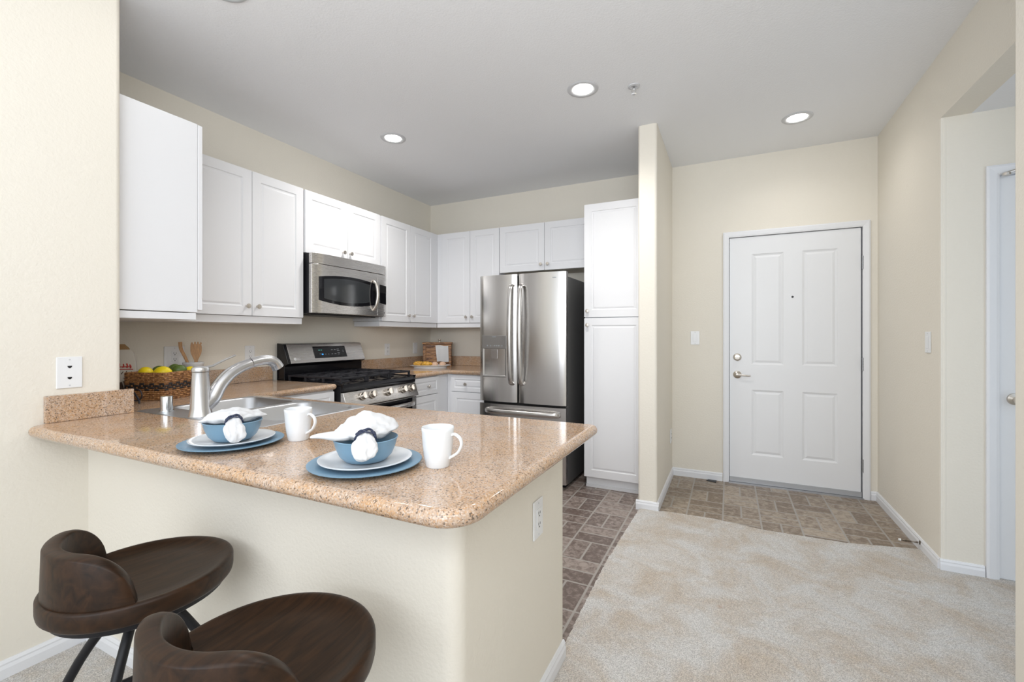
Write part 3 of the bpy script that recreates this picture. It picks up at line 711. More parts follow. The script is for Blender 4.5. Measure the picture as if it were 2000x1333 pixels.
hn.tube(hw, 0.014, 12, flat=(1.3, 0.7)).build('handle', STEEL_H, od, smooth=True)
MB().box(-2.41, SY_0+0.003, 0.05, -2.374, SY_1-0.003, 0.19).build('warming_drawer', STEEL_H, t, bevel=0.004)
# backguard
bk = MB(); prof = [(-3.07, 0.90), (-2.985, 0.90), (-2.985, 1.005), (-2.945, 1.022), (-3.005, 1.172), (-3.07, 1.178)]
k = len(prof); bk.add([(x, y, z) for y in (SY_0+0.005, SY_1-0.003) for x, z in prof], [tuple(range(k)), tuple(range(2*k-1, k-1, -1))]+[(i, k+i, k+(i+1)%k, (i+1)%k) for i in range(k)])
bg_ = bk.build('backguard', BLACK, t, bevel=0.004)
# face frame of the slanted panel: local x along +y world, local z up the slope
P0 = Vector((-2.945, SY_0+0.03, 1.022)); up = Vector((-0.060, 0, 0.150)); ul = up.length; upn = up.normalized(); nx = Vector((upn.z, 0, -upn.x))
FM = Matrix(((0, nx.x, upn.x, P0.x), (1, nx.y, upn.y, P0.y), (0, nx.z, upn.z, P0.z), (0, 0, 0, 1)))
fp = MB(); fp.M = FM; fp.box(0, 0.0005, 0.002, SY_1-SY_0-0.035, 0.006, ul-0.004); fpo = fp.build('steel_fascia', STEEL_H, bg_, bevel=0.002)
dsp = MB(); dsp.M = FM; dsp.box(0.225, 0.005, 0.035, 0.555, 0.009, ul-0.028); dspo = dsp.build('display', GLASSB, bg_, bevel=0.001)
ii = MB(); ii.M = FM
for (x, z, w) in [(0.40, 0.098, 0.018), (0.43, 0.098, 0.018), (0.46, 0.102, 0.024), (0.46, 0.088, 0.026), (0.36, 0.062, 0.01), (0.395, 0.062, 0.014), (0.425, 0.062, 0.02), (0.46, 0.07, 0.024), (0.46, 0.058, 0.022), (0.52, 0.09, 0.008), (0.52, 0.08, 0.008), (0.33, 0.062, 0.01), (0.275, 0.066, 0.014)]:
    ii = MB(); ii.M = FM; ii.box(x, 0.0088, z, x+w, 0.0094, z+0.005); ii.build('display_symbol', GREYI, dspo)
ii = MB(); ii.M = FM; ii.box(0.295, 0.0088, 0.058, 0.311, 0.0095, 0.070); ii.build('display_light', BLUEI, dspo)
ii = MB(); ii.M = FM; ii.box(0.272, 0.0088, 0.098, 0.288, 0.0095, 0.103).box(0.295, 0.0088, 0.098, 0.308, 0.0095, 0.103); ii.build('display_light', GREENI, dspo)
lg = MB(); lg.M = FM; lg.lathe([(0.0001, -0.007), (0.0115, -0.007), (0.0115, -0.0055), (0.0001, -0.0055)], 24, (0.042, 0, 0.036), axis='y'); lg.build('logo_disc', LOGO, bg_)
RT = Matrix(((1,0,0,0),(0,0,-1,0),(0,1,0,0),(0,0,0,1)))
# text is flat in XY facing +Z; map to the fascia: x->local x, y->local z, z->local +y
TM = FM @ Matrix.Translation((0.058, 0.0065, 0.028)) @ Matrix(((1,0,0,0),(0,0,1,0),(0,1,0,0),(0,0,0,1)))
text_mesh('LG', 0.024, LOGO, 'lettering', bg_, TM)
# burners and grates
for i, (bx, by, br) in enumerate([(-2.56, 2.42, 0.045), (-2.85, 2.42, 0.036), (-2.70, 2.66, 0.05), (-2.56, 2.90, 0.045), (-2.85, 2.90, 0.036)]):
    b = MB().lathe([(0.0001, 0.900), (br*1.25, 0.900), (br*1.2, 0.907), (br, 0.909), (br, 0.917), (br*0.9, 0.921), (0.0001, 0.921)], 28, (bx, by, 0))
    b.build('burner', IRON, t, smooth=True)
for gi, (y0, y1) in enumerate([(2.285, 2.535), (2.54, 2.782), (2.787, 3.037)]):
    g = MB(); zt = 0.928; X0, X1 = -2.965, -2.425
    for y in (y0+0.008, y1-0.008): g.box(X0, y-0.006, zt, X1, y+0.006, zt+0.014)
    for x in (X0+0.006, X1-0.006, (X0+X1)/2): g.box(x-0.006, y0, zt, x+0.006, y1, zt+0.014)
    for j in range(4):
        x = X0+0.09+j*0.12; g.box(x-0.005, y0+0.008, zt+0.002, x+0.005, (y0+y1)/2-0.03, zt+0.016); g.box(x-0.005, (y0+y1)/2+0.03, zt+0.002, x+0.005, y1-0.008, zt+0.016)
    g.box(X0, (y0+y1)/2-0.005, zt+0.002, X1, (y0+y1)/2+0.005, zt+0.016)
    for x in (X0+0.008, X0+0.18, X1-0.18, X1-0.008):
        for y in (y0+0.008, y1-0.008): g.box(x-0.008, y-0.008, 0.9005, x+0.008, y+0.008, zt+0.004)
    g.build('grate', IRON, t, bevel=0.003)

# ================================================================== MICROWAVE
MY0, MY1, MZ0, MZ1, MXF = 2.279, 3.055, 1.398, 1.838, -2.69
t = thing('microwave', 'stainless over-the-range microwave with an arched black window and curved handle', 'microwave', (-2.9, 2.66, MZ0))
MB().box(XL+0.003, MY0, MZ0, MXF-0.045, MY1, MZ1).build('body', BLACKM, t, bevel=0.003)
def bowface(y0, y1, z0, z1, x_in, bow, seg=16, bot=None):
    mb = MB(); vs = []; n = seg+1
    ym = (MY0+MY1)/2; hw = (MY1-MY0)/2
    for i in range(n):
        y = y0+(y1-y0)*i/seg; w = (y-ym)/hw
        x = MXF + bow*(1-w*w) - 0.018*max(0, abs(w)-0.94)/0.06
        zb = z0 if bot is None else z0 - 0*w
        vs += [(x, y, zb), (x, y, z1), (x_in, y, z1), (x_in, y, zb)]
    fs = []
    for i in range(seg):
        for k in range(4): fs.append((4*i+k, 4*i+(k+1)%4, 4*i+4+(k+1)%4, 4*i+4+k))
    fs += [(0,3,2,1), (4*seg, 4*seg+1, 4*seg+2, 4*seg+3)]
    return mb.add(vs, fs)
YS = 2.925
bowface(MY0, MY1, 1.762, MZ1, MXF-0.044, 0.010).build('vent_panel', STEEL_H, t, bevel=0.002)
md = bowface(MY0, YS-0.001, 1.402, 1.759, MXF-0.044, 0.010).build('door', STEEL_H, t, bevel=0.002)
bowface(YS+0.001, MY1, 1.402, 1.759, MXF-0.044, 0.010, 6).build('control_panel', STEEL_H, t, bevel=0.002)
# arched window
def facex(y): w = (y-(MY0+MY1)/2)/((MY1-MY0)/2); return MXF+0.010*(1-w*w)
wy0, wy1 = 2.325, 2.885
def archpts(y0, y1, zb, zt, bb, bt, n=20):
    top = []; bot = []
    for i in range(n+1):
        y = y0+(y1-y0)*i/n; w = (2*i/n-1); top.append((y, zt+bt*(1-w*w))); bot.append((y, zb-bb*(1-w*w)))
    return bot, top
def archslab(name, m, y0, y1, zb, zt, bb, bt, d0, d1, parent):
    bot, top = archpts(y0, y1, zb, zt, bb, bt); n = len(bot); vs = []
    for d in (d0, d1):
        vs += [(facex(y)+d, y, z) for y, z in bot]+[(facex(y)+d, y, z) for y, z in top]
    fs = []
    for i in range(n-1):
        fs.append((2*n+i, 2*n+i+1, 3*n+i+1, 3*n+i)); fs.append((i, 2*n+i, 2*n+i+1, i+1)); fs.append((n+i, n+i+1, 3*n+i+1, 3*n+i))
    fs += [(0, n, 3*n, 2*n), (n-1, 3*n-1, 4*n-1, 2*n-1)]
    return MB().add(vs, fs).build(name, m, parent, smooth=True)
archslab('window', GLASSB, wy0, wy1+0.03, 1.497, 1.668, 0.030, 0.026, -0.002, 0.002, md)
archslab('window_mesh', SHADE, wy0+0.045, wy1-0.055, 1.512, 1.655, 0.022, 0.018, 0.0015, 0.0025, md)
MB().add([(facex(y)+d, y, z) for d in (-0.002, 0.003) for y, z in [(2.955, 1.515), (3.035, 1.505), (3.035, 1.665), (2.955, 1.672)]],
         [(0,3,2,1), (4,5,6,7), (0,1,5,4), (1,2,6,5), (2,3,7,6), (3,0,4,7)]).build('keypad', GLASSB, t)
hb = MB(); hpnts = smoothpath([(facex(2.87)+0.001, 2.872, 1.70), (facex(2.87)+0.026, 2.88, 1.665), (facex(2.87)+0.040, 2.885, 1.58), (facex(2.87)+0.026, 2.88, 1.49), (facex(2.87)+0.001, 2.872, 1.445)], 8)
L_ = len(hpnts)
hb.tube(hpnts, [0.006+0.009*math.sin(PI*min(1, max(0, i/(L_-1)))) for i in range(L_)], 12, flat=(1, 0.9)).build('handle', NICKEL, md, smooth=True)
for i in range(3): MB().box(facex(3.0)-0.004, 2.955+i*0.028, 1.428, facex(3.0)-0.0005, 2.963+i*0.028, 1.438).build('button', BLACK, t)
MB().box(facex(2.8)-0.001, 2.80, 1.462, facex(2.8)+0.0006, 2.842, 1.465).build('brand_mark', GREYI, md)
MB().box(-3.05, MY0+0.05, MZ0-0.006, -2.78, MY1-0.05, MZ0+0.002).build('filter_panel', BLACKM, t)

# ================================================================== REFRIGERATOR
RX0, RX1, RYF = -1.952, -1.166, 3.375
t = thing('refrigerator', 'stainless french-door refrigerator with bottom freezer drawer and water dispenser', 'refrigerator', (-1.56, 3.8, 0))
MB().box(RX0+0.004, RYF+0.075, 0.03, RX1-0.004, 4.20, 1.715).build('body', FSIDE, t, bevel=0.004)
MB().box(RX0+0.03, RYF+0.09, 0.0, RX1-0.03, 4.15, 0.03).build('base', BLACKM, t)
for x in (RX0+0.03, RX1-0.10): MB().box(x, RYF+0.03, 1.7155, x+0.07, RYF+0.14, 1.742).build('hinge_cover', FSIDE, t, bevel=0.004)
def curved(x0, x1, z0, z1, sag=0.014, th=0.062, n=14):
    vs = []; 
    for i in range(n+1):
        x = x0+(x1-x0)*i/n; w = 2*i/n-1; e = max(0, abs(w)-0.9)/0.1
        y = RYF+sag*w*w+0.010*e*e
        vs += [(x, y, z0), (x, y, z1), (x, RYF+th, z1), (x, RYF+th, z0)]
    fs = []
    for i in range(n):
        for k in range(4): fs.append((4*i+k, 4*i+(k+1)%4, 4*i+4+(k+1)%4, 4*i+4+k))
    fs += [(0,3,2,1), (4*n, 4*n+1, 4*n+2, 4*n+3)]
    return MB().add(vs, fs)
XM = -1.589
dl = curved(RX0, XM-0.008, 0.675, 1.750).build('left_door', STEEL_V, t, smooth=True)
dr_ = curved(XM+0.008, RX1, 0.675, 1.750).build('right_door', STEEL_V, t, smooth=True)
dw = curved(RX0, RX1, 0.045, 0.655, sag=0.008).build('freezer_drawer', STEEL_V, t, smooth=True)
MB().box(RX0+0.02, RYF+0.062, 0.04, RX1-0.02, RYF+0.075, 1.745).build('gasket', DARK, t)
def fh(x, z0, z1, parent):
    p = smoothpath([(x, RYF+0.01, z0), (x, RYF-0.032, z0+0.03), (x, RYF-0.052, z0+0.2), (x, RYF-0.060, (z0+z1)/2), (x, RYF-0.052, z1-0.2), (x, RYF-0.032, z1-0.03), (x, RYF+0.01, z1)], 8)
    MB().tube(p, 0.0135, 14, flat=(1.0, 1.5)).build('handle', STEEL_V, parent, smooth=True)
fh(XM-0.045, 0.83, 1.655, dl); fh(XM+0.045, 0.83, 1.655, dr_)
p = smoothpath([(RX0+0.07, RYF+0.01, 0.600), (RX0+0.10, RYF-0.03, 0.600), (-1.75, RYF-0.046, 0.60), (-1.559, RYF-0.05, 0.60), (-1.36, RYF-0.046, 0.60), (RX1-0.08, RYF-0.03, 0.60), (RX1-0.05, RYF+0.01, 0.60)], 8)
MB().tube(p, 0.0135, 14, flat=(1.6, 1.0)).build('handle', STEEL_V, dw, smooth=True)
dx0, dx1 = -1.916, -1.690
dp = MB(); dp.box(dx0, RYF-0.004, 1.125, dx1, RYF+0.02, 1.238)
dpo = dp.build('dispenser', SLATE, dl, bevel=0.002)
rc = MB(); rc.add([(dx0+0.004, RYF-0.003, 0.895), (dx1-0.004, RYF-0.003, 0.895), (dx1-0.004, RYF-0.003, 1.125), (dx0+0.004, RYF-0.003, 1.125),
     (dx0+0.02, RYF+0.012, 0.905), (dx1-0.02, RYF+0.012, 0.905), (dx1-0.02, RYF+0.012, 1.12), (dx0+0.02, RYF+0.012, 1.12)], [(0,1,5,4), (1,2,6,5), (2,3,7,6), (3,0,4,7), (4,5,6,7)])
rc.build('dispenser_recess', FAUCETM, dl)
MB().box(dx0+0.004, RYF-0.012, 0.882, dx1-0.004, RYF+0.008, 0.895).build('drip_tray', SLATE, dl, bevel=0.002)
MB().box(-1.832, RYF-0.002, 1.04, -1.770, RYF+0.006, 1.118).build('paddle', FAUCETM, dpo, bevel=0.002)
for x in (-1.87, -1.84, -1.80, -1.78, -1.76, -1.73): MB().box(x, RYF-0.0048, 1.145, x+0.008, RYF-0.0038, 1.155).build('panel_symbol', GREYI, dpo)
MB().box(-1.82, RYF-0.0048, 1.222, -1.785, RYF-0.0038, 1.229).build('panel_symbol', GREYI, dpo)
MB().box(-1.275, RYF+0.001, 1.700, -1.245, RYF+0.006, 1.706).build('badge', GREYI, dr_)

# ================================================================== OUTLETS AND SWITCHES
def plate(name, label, cat, x, y, z, facing, w=0.072, h=0.118, kind='duplex'):
    t = thing(name, label, cat, (x, y, z)); M = frame(x, y, z, facing)
    b = MB(); b.M = M; b.box(-w/2, -0.006, -h/2, w/2, -0.0005, h/2); b.build('cover_plate', PLAST, t, bevel=0.0025)
    if kind == 'duplex':
        b = MB(); b.M = M; b.box(-0.017, -0.0085, -0.034, 0.017, -0.006, 0.034); r = b.build('receptacle', PLAST, t, bevel=0.001)
        b = MB(); b.M = M
        for zz in (0.018, -0.018):
            b.box(-0.0075, -0.0092, zz-0.002, -0.0055, -0.0083, zz+0.007).box(0.0055, -0.0092, zz-0.002, 0.0075, -0.0083, zz+0.006).box(-0.0025, -0.0092, zz-0.010, 0.0025, -0.0083, zz-0.006)
        b.build('slots', DARK, r)
    elif kind == 'jack':
        for zz in (0.022, -0.022):
            b = MB(); b.M = M; b.add([(-0.007, -0.0068, zz+0.004), (0.007, -0.0068, zz+0.004), (0.006, -0.0068, zz-0.001), (0.002, -0.0068, zz-0.005), (-0.002, -0.0068, zz-0.005), (-0.006, -0.0068, zz-0.001),
                 (-0.007, -0.0055, zz+0.004), (0.007, -0.0055, zz+0.004), (0.006, -0.0055, zz-0.001), (0.002, -0.0055, zz-0.005), (-0.002, -0.0055, zz-0.005), (-0.006, -0.0055, zz-0.001)],
                 [(0,1,2,3,4,5)]+[(i, (i+1)%6, 6+(i+1)%6, 6+i) for i in range(6)]); b.build('jack', DARK, t)
    else:
        b = MB(); b.M = M; b.box(-0.016, -0.009, -0.033, 0.016, -0.006, 0.033); b.build('rocker', PLAST, t, bevel=0.0015)
    for zz in (h*0.41, -h*0.41):
        b = MB(); b.M = M; b.lathe([(0.0001, 0.0055), (0.003, 0.0055), (0.003, 0.0068), (0.0001, 0.007)], 10, (0, 0, zz), axis='y'); b.build('screw', LTRIM, t)
    return t
plate('wall_jack', 'white two-port phone jack plate on the left column above the bar end', 'wall jack', -2.34, 0.83, 1.093, '+x', 0.078, 0.123, 'jack')
plate('outlet', 'white outlet behind the wooden utensils', 'outlet', XL, 1.592, 1.108, '+x', 0.115, 0.125)
plate('outlet', 'white outlet on the kitchen wall between the utensils and the stove', 'outlet', XL, 2.078, 1.105, '+x')
plate('outlet', 'white outlet on the kitchen wall just right of the stove', 'outlet', XL, 3.517, 1.095, '+x')
plate('wall_switch', 'white switch plate on the kitchen wall left of the bread box', 'switch', XL, 3.963, 1.098, '+x', kind='rocker')
plate('outlet', 'white outlet on the end wall of the peninsula', 'outlet', -0.573, 1.374, 0.633, '+x', 0.076, 0.125)
plate('wall_switch', 'white rocker switch left of the entry door', 'switch', -0.267, YE, 1.216, '-y', kind='rocker')
plate('wall_switch', 'white rocker switch on the right wall near the hall corner', 'switch', 1.0, 3.257, 1.20, '-x', kind='rocker')
plate('outlet', 'low white outlet on the divider wall facing the entry', 'outlet', -0.455, 4.08, 0.37, '+x')

# ================================================================== CEILING FIXTURES
def downlight(x, y, label):
    t = thing('ceiling_light', label, 'ceiling light', (x, y, CZ), group='recessed ceiling lights')
    MB().lathe([(0.059, 0.0), (0.062, -0.003), (0.074, -0.006), (0.090, -0.005), (0.094, -0.0005), (0.059, -0.0002)], 40, (x, y, CZ)).build('trim_ring', LTRIM, t, smooth=True)
    MB().lathe([(0.0001, -0.0035), (0.052, -0.004), (0.060, -0.002), (0.060, -0.0004), (0.0001, -0.0004)], 40, (x, y, CZ)).build('lens', LAMPM, t, smooth=True)
    return t
downlight(-0.797, 2.629, 'lit recessed ceiling light, nearest the sprinkler head')
downlight(-2.285, 2.66, 'lit recessed ceiling light over the stove')
downlight(0.42, 3.615, 'lit recessed ceiling light before the entry door')
t4 = downlight(-1.94, 1.187, 'recessed ceiling light cut by the top edge of the photo')
t4.children[1].data.materials.clear(); t4.children[1].data.materials.append(mat('unlit_lens', (0.60, 0.63, 0.66), 0.4))
t = thing('sprinkler', 'small chrome fire sprinkler head on the ceiling', 'sprinkler', (-0.512, 2.73, CZ))
MB().lathe([(0.0001, -0.0003), (0.036, -0.0003), (0.034, -0.006), (0.022, -0.009), (0.016, -0.004), (0.0001, -0.004)], 28, (-0.512, 2.73, CZ)).build('escutcheon', LTRIM, t, smooth=True)
b = MB(); b.lathe([(0.0001, -0.003), (0.008, -0.003), (0.008, -0.020), (0.0001, -0.020)], 14, (-0.512, 2.73, CZ))
for s in (-1, 1): b.tube([(-0.512+s*0.006, 2.73, CZ-0.018), (-0.512+s*0.013, 2.73, CZ-0.030), (-0.512+s*0.004, 2.73, CZ-0.044)], 0.002, 6)
b.lathe([(0.0001, -0.048), (0.015, -0.047), (0.015, -0.045), (0.0001, -0.044)], 18, (-0.512, 2.73, CZ)); b.build('head', CHROME, t, smooth=True)

# ================================================================== BAR STOOLS
def make_stool(loc, rz, label):
    t = thing('bar_stool', label, 'bar stool', loc, rz, 'dark wood bar stools at the peninsula')
    zt = 0.62; R = 0.197
    prof = [(0.0001, 0.566), (R-0.014, 0.566), (R-0.007, 0.568), (R-0.002, 0.574), (R, 0.584), (R, 0.611), (R-0.002, 0.615), (R-0.006, 0.617), (R-0.013, 0.6165), (R-0.024, 0.6125), (R-0.040, 0.607), (R-0.07, 0.604), (0.0001, 0.602)]
    MB().lathe(prof, 72, (0, 0, 0), sx=1.03, sy=1.0).build('seat', WALNUT, t, smooth=True, local=True)
    MB().lathe([(0.0001, 0.548), (R-0.028, 0.546), (R-0.020, 0.551), (R-0.018, 0.5655), (0.0001, 0.5655)], 64, (0, 0, 0), sx=1.03).build('seat_plate', BLACKM, t, smooth=True, local=True)
    # wrap-round back: centre direction -x, spans +-78 degrees, top falls in a round curve to the ends
    vs = []; fs = []; n = 48; A = math.radians(73); K = 12
    for i in range(n+1):
        w = -1+2*i/n; a = PI+A*w
        e = max(0.0, (abs(w)-0.42)/0.58); topz = 0.606+0.128*math.sqrt(max(0, 1-e**2.3)); topz = max(topz, 0.640 if e < 1 else 0.622)
        th = 0.034; sec = []
        ro_b, ro_t = R-0.008, R-0.012
        h = topz-0.607; rr = min(0.006, h*0.4)
        for (q, zz) in [(0, 0), (0, h-rr), (-rr*0.3, h-rr*0.3), (-rr, h), (-th*0.5, h+0.002), (-(th-rr), h), (-(th-rr*0.3), h-rr*0.3), (-th, h-rr), (-th-0.004, 0)]:
            ro = ro_b+(ro_t-ro_b)*(zz/0.15)
            sec.append(((ro+q)*math.cos(a)*1.03, (ro+q)*math.sin(a), 0.607+zz))
        vs += sec
    K = 9
    for i in range(n):
        for k in range(K): fs.append((i*K+k, i*K+(k+1)%K, (i+1)*K+(k+1)%K, (i+1)*K+k))
    fs += [tuple(range(K)), tuple(n*K+k for k in range(K-1, -1, -1))]
    MB().add(vs, fs).build('backrest', WALNUT, t, smooth=True, local=True)
    MB().lathe([(0.0001, 0.500), (0.022, 0.500), (0.024, 0.535), (0.060, 0.547), (0.0001, 0.5475)], 28).build('hub', BLACKM, t, smooth=True, local=True)
    for k in range(4):
        a = math.radians(LEG0)+k*PI/2
        pts = smoothpath([(r_*math.cos(a), r_*math.sin(a), z_) for r_, z_ in ((0.035, 0.548), (0.14, 0.40), (0.225, 0.20), (0.265, 0.024))], 5)
        MB().tube(pts, 0.0115, 14).build('leg', BLACKM, t, smooth=True, local=True)
    MB().tube([(0.222*math.cos(k*PI/24), 0.222*math.sin(k*PI/24), 0.205) for k in range(49)], 0.009, 10, cap=False).build('foot_ring', BLACKM, t, smooth=True, local=True)
    return t
LEG0 = 54
s1 = make_stool((-1.405, 0.650, 0.0), math.radians(78), 'dark walnut bar stool nearest the left column')
s2 = dup(s1, (-0.821, 0.583, 0.0), math.radians(91), 'dark walnut bar stool in front, nearest the camera')
s2.scale = (1.04, 1.04, 1)

# ================================================================== TABLE SETTINGS
def plate_prof(r, h, foot, th=0.004):
    return [(0.0001, 0.003), (foot, 0.003), (foot, 0.0), (foot+0.004, 0.0), (foot+0.008, 0.004), (r*0.86, h*0.55), (r, h-0.001), (r+0.0005, h+0.001), (r-0.003, h+0.0015), (r*0.84, h*0.55+th), (foot, 0.0065), (0.0001, 0.0065)]
def make_setting(cx, cy, idx, rz):
    z = Z1+0.0004
    pos = ['left', 'right'][idx]
    near = ['on the bar beside the faucet', 'on the bar in front of the larger gap, nearest the bar corner'][idx]
    a = tag(MB().lathe(plate_prof(0.140, 0.013, 0.085), 64).build('dinner_plate', BLUE, smooth=True, loc=(0,0,0)), ['blue dinner plate under the white salad plate, nearer the faucet', 'blue dinner plate under the white salad plate, nearer the bar corner'][idx], 'plate', 'blue dinner plates')
    a.location = (cx, cy, z)
    b = tag(MB().lathe(plate_prof(0.115, 0.016, 0.060), 64).build('salad_plate', WHITEC, smooth=True, loc=(0,0,0)), ['white salad plate under the blue bowl, nearer the faucet', 'white salad plate under the blue bowl, nearer the bar corner'][idx], 'plate', 'white salad plates')
    b.location = (cx, cy, z+0.0070)
    pr = [(0.0001, 0.0), (0.040, 0.0), (0.052, 0.004), (0.064, 0.016), (0.073, 0.036), (0.0785, 0.056), (0.080, 0.0585), (0.0785, 0.060), (0.076, 0.057), (0.070, 0.036), (0.060, 0.018), (0.048, 0.008), (0.0001, 0.006)]
    c = tag(MB().lathe(pr, 64).build('bowl', BLUE, smooth=True, loc=(0,0,0)), ['blue bowl holding a napkin, nearer the faucet', 'blue bowl holding a napkin, nearer the bar corner'][idx], 'bowl', 'blue bowls')
    c.location = (cx, cy, z+0.0140)
S1 = (-1.369, 0.865); S2 = (-0.838, 0.872)
make_setting(*S1, 0, 0); make_setting(*S2, 1, 0)

def loft(secs, name, m, parent=None, sub=2, loc=None):
    K = len(secs[0]); vs = sum(secs, []); fs = []
    for i in range(len(secs)-1):
        for k in range(K): fs.append((i*K+k, i*K+(k+1)%K, (i+1)*K+(k+1)%K, (i+1)*K+k))
    fs += [tuple(range(K-1, -1, -1)), tuple((len(secs)-1)*K+k for k in range(K))]
    mb = MB().add(vs, fs); return mb.build(name, m, parent, smooth=False, subsurf=sub, local=True)
def napkin(label, loc, rz, spine, group='napkins in the bowls'):
    """spine: list of (x, z, half width left, half width right, half thickness, ripple) in the local xz plane, x away from the viewer"""
    t = thing('napkin', label, 'napkin', loc, rz, group)
    K = 28; secs = []
    rnd = random.Random(3)
    n = len(spine)
    for i, (x, z, wl, wr, h, rp, lift) in enumerate(spine):
        nx = Vector((spine[min(i+1, n-1)][0]-spine[max(i-1, 0)][0], 0, spine[min(i+1, n-1)][1]-spine[max(i-1, 0)][1])).normalized()
        nrm = Vector((-nx.z, 0, nx.x)); sec = []
        for k in range(K):
            w = 2*PI*k/K; c, s = math.cos(w), math.sin(w)
            lat = (wr if c > 0 else wl)*c
            th = h*s*(0.55+0.45*abs(s))
            th += rp*math.sin(c*9+i*0.7)*0.8 + lift*abs(c)**1.5
            p = Vector((x, -lat, z)) + nrm*th
            sec.append((p.x, p.y, p.z))
        secs.append(sec)
    o = loft(secs, 'cloth', NAPK, t)
    tx = bpy.data.textures.new('folds', 'CLOUDS'); tx.noise_scale = 0.022; tx.noise_depth = 2
    d = o.modifiers.new('folds', 'DISPLACE'); d.texture = tx; d.strength = 0.013; d.mid_level = 0.5; d.texture_coords = 'LOCAL'
    return t
def napkin_ring(parent, c, d, r, label=None):
    """several dark wires wound round the axis d at c"""
    d = Vector(d).normalized(); a = Vector((0, 1, 0)); b = d.cross(a)
    mb = MB(); rnd = random.Random(5)
    for j in range(6):
        ph = rnd.uniform(0, 6.28); am = rnd.uniform(0.003, 0.009); fr = rnd.choice([2, 3, 4]); pts = []
        for k in range(65):
            w = 2*PI*k/64; off = am*math.sin(fr*w+ph)
            rr = r+0.0012*math.sin(5*w+j)
            pts.append(Vector(c)+a*rr*math.cos(w)+b*rr*math.sin(w)+d*off)
        mb.tube(pts, 0.0017, 6, cap=False)
    return mb.build('napkin_ring', NAVY, parent, smooth=True, local=True)
# local frame of a napkin: +x away from the camera, +y to the left in the picture
zb = 0.0
sp1 = [(-0.104, 0.024, 0.010, 0.010, 0.006, 0, 0), (-0.102, 0.030, 0.020, 0.020, 0.010, 0.001, 0), (-0.097, 0.043, 0.026, 0.027, 0.012, 0.003, 0), (-0.087, 0.059, 0.027, 0.027, 0.013, 0.003, 0), (-0.070, 0.072, 0.022, 0.022, 0.014, 0.002, 0),
       (-0.052, 0.078, 0.017, 0.017, 0.015, 0, 0), (-0.038, 0.083, 0.028, 0.030, 0.016, 0.002, 0), (-0.020, 0.087, 0.062, 0.060, 0.016, 0.004, -0.008), (0.002, 0.091, 0.090, 0.086, 0.017, 0.005, -0.016), (0.026, 0.094, 0.092, 0.100, 0.016, 0.005, -0.020), (0.046, 0.092, 0.074, 0.092, 0.013, 0.004, -0.018), (0.060, 0.088, 0.042, 0.062, 0.007, 0.002, -0.010)]
ang = math.atan2(S1[1], S1[0])
n1 = napkin('white cloth napkin in a navy ring in the bowl nearer the faucet', (S1[0], S1[1], Z1+0.001), ang+0.05, sp1)
napkin_ring(n1, (-0.052, 0, 0.0755), (0.9, 0, 0.40), 0.0215)
sp2 = [(-0.110, 0.040, 0.010, 0.010, 0.006, 0, 0), (-0.108, 0.046, 0.022, 0.020, 0.011, 0.001, 0), (-0.102, 0.056, 0.029, 0.028, 0.013, 0.003, 0), (-0.090, 0.070, 0.030, 0.030, 0.014, 0.003, 0), (-0.071, 0.080, 0.024, 0.024, 0.015, 0.002, 0),
       (-0.052, 0.083, 0.018, 0.018, 0.016, 0, 0), (-0.038, 0.087, 0.040, 0.032, 0.018, 0.002, 0), (-0.020, 0.090, 0.078, 0.060, 0.020, 0.003, -0.006), (0.002, 0.098, 0.080, 0.076, 0.024, 0.004, -0.014), (0.024, 0.108, 0.074, 0.088, 0.026, 0.004, -0.022), (0.044, 0.114, 0.062, 0.082, 0.022, 0.003, -0.024), (0.060, 0.114, 0.040, 0.058, 0.011, 0.001, -0.016)]
ang = math.atan2(S2[1], S2[0])
n2 = napkin('white cloth napkin with a long left tail in the bowl nearer the bar corner', (S2[0], S2[1], Z1+0.001), ang-0.02, sp2)
napkin_ring(n2, (-0.052, 0, 0.0805), (0.88, 0, 0.45), 0.024)
tail = [(-0.02, 0.03, 0.082, 0.028), (-0.022, 0.07, 0.084, 0.026), (-0.024, 0.095, 0.087, 0.016), (-0.026, 0.115, 0.088, 0.011), (-0.028, 0.130, 0.086, 0.006)]
secs = []
for x, y, z, r in tail:
    secs.append([(x+r*1.0*math.cos(2*PI*k/14), y, z+r*0.5*math.sin(2*PI*k/14)) for k in range(14)])
loft(secs, 'corner_fold', NAPK, n2)
# mugs
def make_mug(loc, rz, label):
    t = thing('mug', label, 'mug', loc, rz, 'white mugs on the bar')
    MB().lathe([(0.0001, 0.003), (0.024, 0.003), (0.026, 0.0), (0.029, 0.0), (0.031, 0.004), (0.0355, 0.03), (0.039, 0.06), (0.0412, 0.090), (0.0418, 0.0985), (0.0405, 0.100), (0.0388, 0.0985), (0.0375, 0.085), (0.035, 0.05), (0.030, 0.012), (0.0001, 0.008)], 56).build('body', WHITEC, t, smooth=True, local=True)
    p = smoothpath([(0.0375, 0, 0.080), (0.048, 0, 0.0835), (0.062, 0, 0.074), (0.066, 0, 0.058), (0.058, 0, 0.040), (0.046, 0, 0.030), (0.033, 0, 0.022)], 6)
    MB().tube(p, 0.0052, 12, flat=(0.75, 1.15)).build('handle', WHITEC, t, smooth=True, local=True)
    return t
mg = make_mug((-1.242, 0.995, Z1+0.0004), math.radians(8), 'white mug between the two place settings')
dup(mg, (-0.672, 0.952, Z1+0.0004), math.radians(8), 'white mug right of the front place setting')

